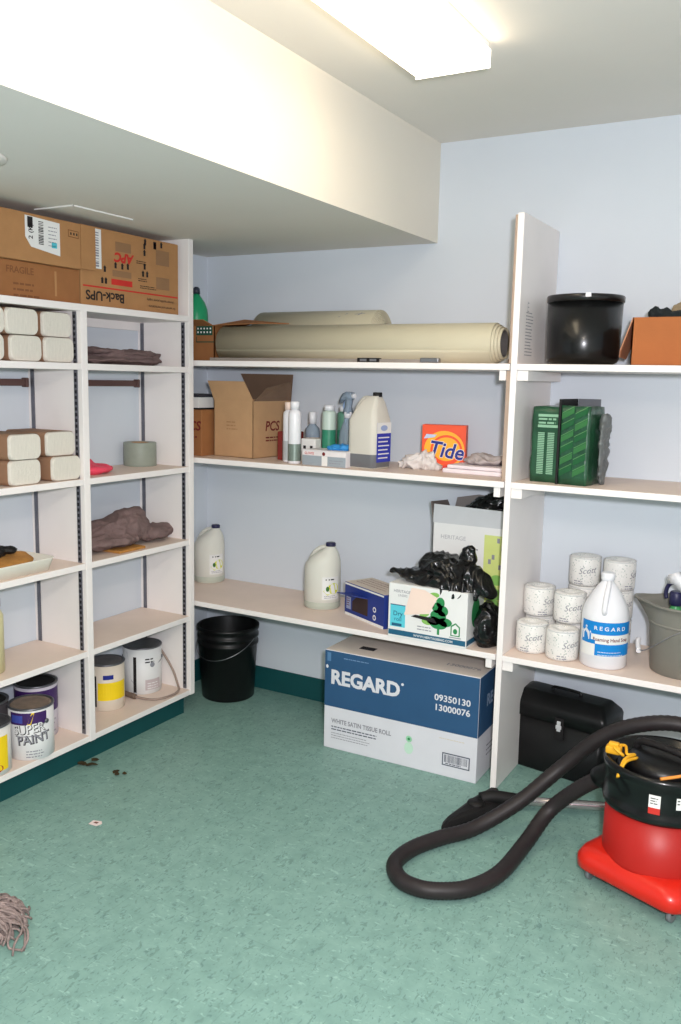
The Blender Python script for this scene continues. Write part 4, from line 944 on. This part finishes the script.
# black file box
t = thing('file_box', 'black plastic file box with hinged lid and silver latch under the shelf', 'box', (1.968, -.118, 0), -9.5)
w, d, h = .40, .185, .258
mb = MB(); mb.rings([rrect(w*.94, d*.92, .02, 0), rrect(w*.95, d*.93, .02, .01), rrect(w, d, .02, h)], BLACKP); obj('box_body', mb, t)
mb = MB(); mb.rings([rrect(w+.022, d+.02, .022, h-.028), rrect(w+.024, d+.022, .022, h+.02), rrect(w+.012, d+.01, .02, h+.035), rrect(w*.9, d*.62, .02, h+.072), rrect(w*.8, d*.5, .015, h+.075)], BLACKP); obj('lid', mb, t)
obj('carry_handle', MB().tube([(-.06, 0, h+.072), (-.055, 0, h+.088), (.055, 0, h+.088), (.06, 0, h+.072)], .007, BLACKP, 8, 3), t)
lpp = obj('latch_plate', MB().box((-.0, -d/2-.014, h-.09), (.04, -d/2+.002, h-.0), BLACKM, .003), t)
obj('latch', MB().box((.012, -d/2-.018, h-.055), (.028, -d/2-.011, h-.012), mat('bright_latch', (214, 214, 216), .35, metal=.3), .002).box((.008, -d/2-.019, h-.045), (.032, -d/2-.012, h-.03), mat('bright_latch', (214, 214, 216), .35, metal=.3), .002), lpp, label='silver latch')
obj('side_handle', MB().tube([(w/2+.012, -.04, h-.02), (w/2+.03, -.04, h-.035), (w/2+.034, 0, h-.075), (w/2+.03, .04, h-.035), (w/2+.012, .04, h-.02)], .006, BLACKP, 8, 3), t)

# ------------------------------------------------------------------ vacuum
VC = Vector((2.462, -.815, 0))
t = thing('vacuum_cleaner', 'red and black canister vacuum cleaner on castors at the right edge', 'vacuum cleaner', VC, -21.7)
mb = MB(); S = .385
mb.rings([rrect(S-.03, S-.03, .05, .040, n=8), rrect(S, S, .06, .052, n=8), rrect(S, S, .06, .082, n=8), rrect(S-.025, S-.025, .06, .105, n=8), rrect(S-.075, S-.075, .09, .118, n=8)], REDP)
obj('wheeled_base', mb, t)
obj('lower_drum', MB().lathe([(.172, .1), (.171, .12), (.168, .295)], REDD, n=64), t)
obj('upper_drum', MB().lathe([(.170, .283), (.180, .287), (.182, .305), (.178, .311), (.177, .395), (.183, .402), (.186, .422), (.180, .433), (.168, .430), (.158, .395), (.0, .39)], BLACKG, n=64, cap1=False), t)
obj('motor_head', MB().lathe([(.115, .39), (.115, .415), (.105, .432), (.08, .441), (.0, .443)], BLACKP, n=48, cap1=False), t)
obj('head_rim', MB().lathe([(.135, .391), (.141, .398), (.138, .406), (.130, .402)], BLACKP, n=48, cap0=False, cap1=False), t)
obj('top_handle', MB().tube([(-.10, 0, .43), (-.075, 0, .462), (.075, 0, .462), (.10, 0, .43)], .012, BLACKM, 10, 4), t)
ink = Ink(lambda u, v, o: Vector(((.1775+o)*math.cos(R(-66)+u/.1775), (.1775+o)*math.sin(R(-66)+u/.1775), v)))
ink.rect(-.017, .322, .017, .382, PAPERW, 0, 4); ink.rect(-.017, .322, .017, .342, REDINK, 1, 4); ink.lines(-.012, .37, .012, 3, .008, .003, INK, layer=1, seed=2)
ink_obj('rating_sticker', ink, t)
ink = Ink(lambda u, v, o: Vector(((.1775+o)*math.cos(R(-66)+u/.1775), (.1775+o)*math.sin(R(-66)+u/.1775), v))); ink.rect(.062, .345, .095, .382, PAPERW, 0, 4); ink.lines(.065, .372, .09, 2, .01, .004, INK, layer=1, seed=4); ink_obj('rating_sticker', ink, t)
for sx, sy in ((-1, -1), (1, -1), (-1, 1), (1, 1)):
    cx, cy = sx*.145, sy*.145
    c = obj('castor', MB().box((cx-.012, cy-.014, .030), (cx-.008, cy+.014, .045), BLACKM).box((cx+.008, cy-.014, .030), (cx+.012, cy+.014, .045), BLACKM), t)
    mb = MB(); mb.lathe([(.016, -.008), (.02, -.006), (.02, .006), (.016, .008)], mat('grey_wheel', (112, 116, 118), .5), axis='x', c=(cx, cy, .02), n=24); obj('wheel', mb, c)
# hose inlet and hose
obj('hose_inlet', MB().tube([(2.335, -.79, .345), (2.285, -.765, .318), (2.250, -.748, .285)], .036, BLACKP, 14, 2), t, True)
hose_pts = [(2.265, -.755, .295), (2.18, -.730, .218), (2.085, -.725, .112), (2.045, -.86, .042), (2.027, -1.07, .032), (1.975, -1.203, .032), (1.901, -1.267, .032), (1.835, -1.288, .032), (1.765, -1.272, .032), (1.712, -1.20, .032), (1.720, -1.09, .032), (1.774, -.971, .032), (1.855, -.846, .036), (1.975, -.722, .115), (2.081, -.61, .22), (2.212, -.590, .36), (2.344, -.592, .440), (2.49, -.585, .466), (2.66, -.56, .41), (2.80, -.47, .26), (2.86, -.33, .10), (2.80, -.225, .045)]
obj('hose', MB().tube(hose_pts, .0265, HOSE, 16, 14, corr=.028), t, True)
c = obj('wand_tube', MB().tube([(1.895, -.575, .036), (2.30, -.405, .038), (2.78, -.215, .042)], .0165, CHROME, 16, 2), t, True, label='pale chrome wand tube')
# floor tool
mb = MB()
def tri(z, s, dy=0):
    P = [(1.738, -.872), (1.752, -.885), (1.842, -.700), (1.858, -.640), (1.875, -.575), (1.845, -.540), (1.812, -.480), (1.795, -.486), (1.760, -.62), (1.730, -.84)]
    cx, cy = 1.80, -.66
    return [Vector((cx+(x-cx)*s, cy+(y-cy)*s, z)) for x, y in P]
mb.rings([tri(.004, 1), tri(.02, 1.0), tri(.034, .86), tri(.042, .55)], BLACKM, smooth=False); obj('floor_tool', mb, t, True)
obj('tool_neck', MB().tube([(1.80, -.645, .045), (1.84, -.615, .052), (1.92, -.565, .038)], .024, BLACKM, 14, 4), t, True)
mb = MB(); mb.lathe([(.03, 0), (.034, .004), (.03, .012), (.0, .014)], BLACKM, c=(1.795, -.68, .036), n=24, cap1=False); obj('tool_pivot', mb, t, True)
# yellow cable
obj('power_cable', MB().tube([(2.325, -.86, .445), (2.35, -.89, .442), (2.32, -.885, .462), (2.345, -.84, .455), (2.36, -.88, .445), (2.38, -.86, .440), (2.36, -.92, .442), (2.352, -.965, .40), (2.365, -.93, .438), (2.39, -.87, .436)], .005, YELLOWC, 8, 6), t, True, label='yellow power cable')
obj('plug', MB().box((2.292, -.885, .434), (2.340, -.85, .460), YELLOWC, .008, seg=3).box((2.30, -.88, .445), (2.332, -.86, .472), YELLOWC, .005), t, True, label='yellow moulded plug')
obj('power_cable', MB().tube([(2.48, -.99, .436), (2.54, -.95, .446), (2.60, -.88, .455), (2.60, -.80, .47)], .005, mat('orange_cable', (222, 140, 60), .5), 8, 5), t, True)

# ------------------------------------------------------------------ mop head and litter
t = thing('mop_head', 'pinkish grey string mop head lying on the floor at the left edge', 'mop', (.81, -2.085, 0))
mb = MB(); rd = random.Random(5)
for k in range(170):
    a = rd.uniform(-1.6, 2.6); L = rd.uniform(.085, .135); hh = rd.uniform(.03, .06); w_ = rd.uniform(-.35, .35)
    if k < 4: a = rd.uniform(-.15, .1); L = .19
    p = []
    for j in range(6):
        s_ = j/5; aa = a+w_*math.sin(s_*5+k); rad = L*math.sin(s_*1.57); p.append((math.cos(aa)*rad, math.sin(aa)*rad, .005+hh*(1-s_**2.2)+.004*math.sin(k+j*2)))
    mb.tube(p, .0036, MOPM, 5, 3)
o = obj('yarn_strands', mb, t); o['kind'] = 'stuff'
obj('clamp', MB().box((-.10, -.03, 0), (-.02, .03, .04), mat('mop_clamp', (150, 60, 60), .5), .008), t)

def leaf(label, loc, sc, seed, rz=0):
    rd = random.Random(seed); mb = MB()
    for k in range(5):
        a = rd.uniform(0, 6.28); c = Vector((math.cos(a)*.018, math.sin(a)*.018, .003))*sc; q = rd.uniform(0, 3)
        mb.sheet([c+Vector((math.cos(q+i*1.05)*.014*sc*rd.uniform(.5, 1.2), math.sin(q+i*1.05)*.010*sc*rd.uniform(.5, 1.2), rd.uniform(0, .006))) for i in range(6)], .001, LEAF)
    o = obj('leaf_litter', mb); o.location = loc; o.rotation_euler = (0, 0, R(rz)); tag(o, label, 'leaf'); return o
leaf('larger clump of crushed brown leaf on the floor by the plinth', (.268, -1.132, .0), 1.6, 3)
leaf('smaller dark green-brown leaf crumb right of the larger clump', (.441, -1.133, .0), 1.15, 9)
t = thing('paper_scrap', 'tiny white torn paper with a brown spot on the teal floor', 'paper', (.652, -1.478, 0), 15)
obj('scrap', MB().sheet([(-.022, -.012, .001), (.012, -.018, .001), (.025, .0, .002), (.014, .017, .001), (-.018, .014, .002)], .001, mat('scrap_white', (232, 214, 210), .7)), t)
obj('brown_spot', MB().sheet([(-.008, -.004, .0035), (.008, -.006, .0035), (.01, .004, .0035), (-.004, .006, .0035)], .0004, mat('brown_spot', (130, 80, 70), .7)), t)

# ------------------------------------------------------------------ camera
rt = Vector((0.86988756, 0.49278722, 0.02136311)); up = Vector((-0.09202104, 0.11958397, 0.98855035)); fw = Vector((-0.4845903, 0.86189351, -0.1493714))
cam = bpy.data.cameras.new('camera'); co = bpy.data.objects.new('camera', cam); COL.objects.link(co)
Mx = Matrix((rt, up, -fw)).transposed().to_4x4(); Mx.translation = Vector((2.847, -3.6338, 1.6)); co.matrix_world = Mx
cam.sensor_fit = 'HORIZONTAL'; cam.sensor_width = 36; cam.lens = 877.564/681*36; cam.clip_start = .05
scene.camera = co

# ------------------------------------------------------------------ light
def area(name, loc, size, energy, rgb, target=None, sy=None):
    l = bpy.data.lights.new(name, 'AREA'); l.energy = energy; l.size = size; l.color = lin(rgb)[:3]
    if sy: l.shape = 'RECTANGLE'; l.size_y = sy
    o = bpy.data.objects.new(name, l); COL.objects.link(o); o.location = loc
    if target: o.rotation_euler = (Vector(target)-Vector(loc)).to_track_quat('-Z', 'Y').to_euler()
    return o
area('flash_lamp', (2.97, -3.60, 1.74), .10, 78, (246, 246, 254), (1.3, -.3, 1.1))
area('room_light', (2.9, -3.9, 2.52), .25, 62, (255, 240, 220), (2.9, -3.9, 0), sy=1.2)
w = bpy.data.worlds.new('world'); w.use_nodes = True; w.node_tree.nodes['Background'].inputs[0].default_value = (.8, .85, 1, 1); w.node_tree.nodes['Background'].inputs[1].default_value = .3
scene.world = w
scene.view_settings.view_transform = 'Standard'; scene.view_settings.look = 'None'; scene.view_settings.exposure = 0
scene.cycles.max_bounces = 8; scene.cycles.diffuse_bounces = 5; scene.cycles.use_denoising = True
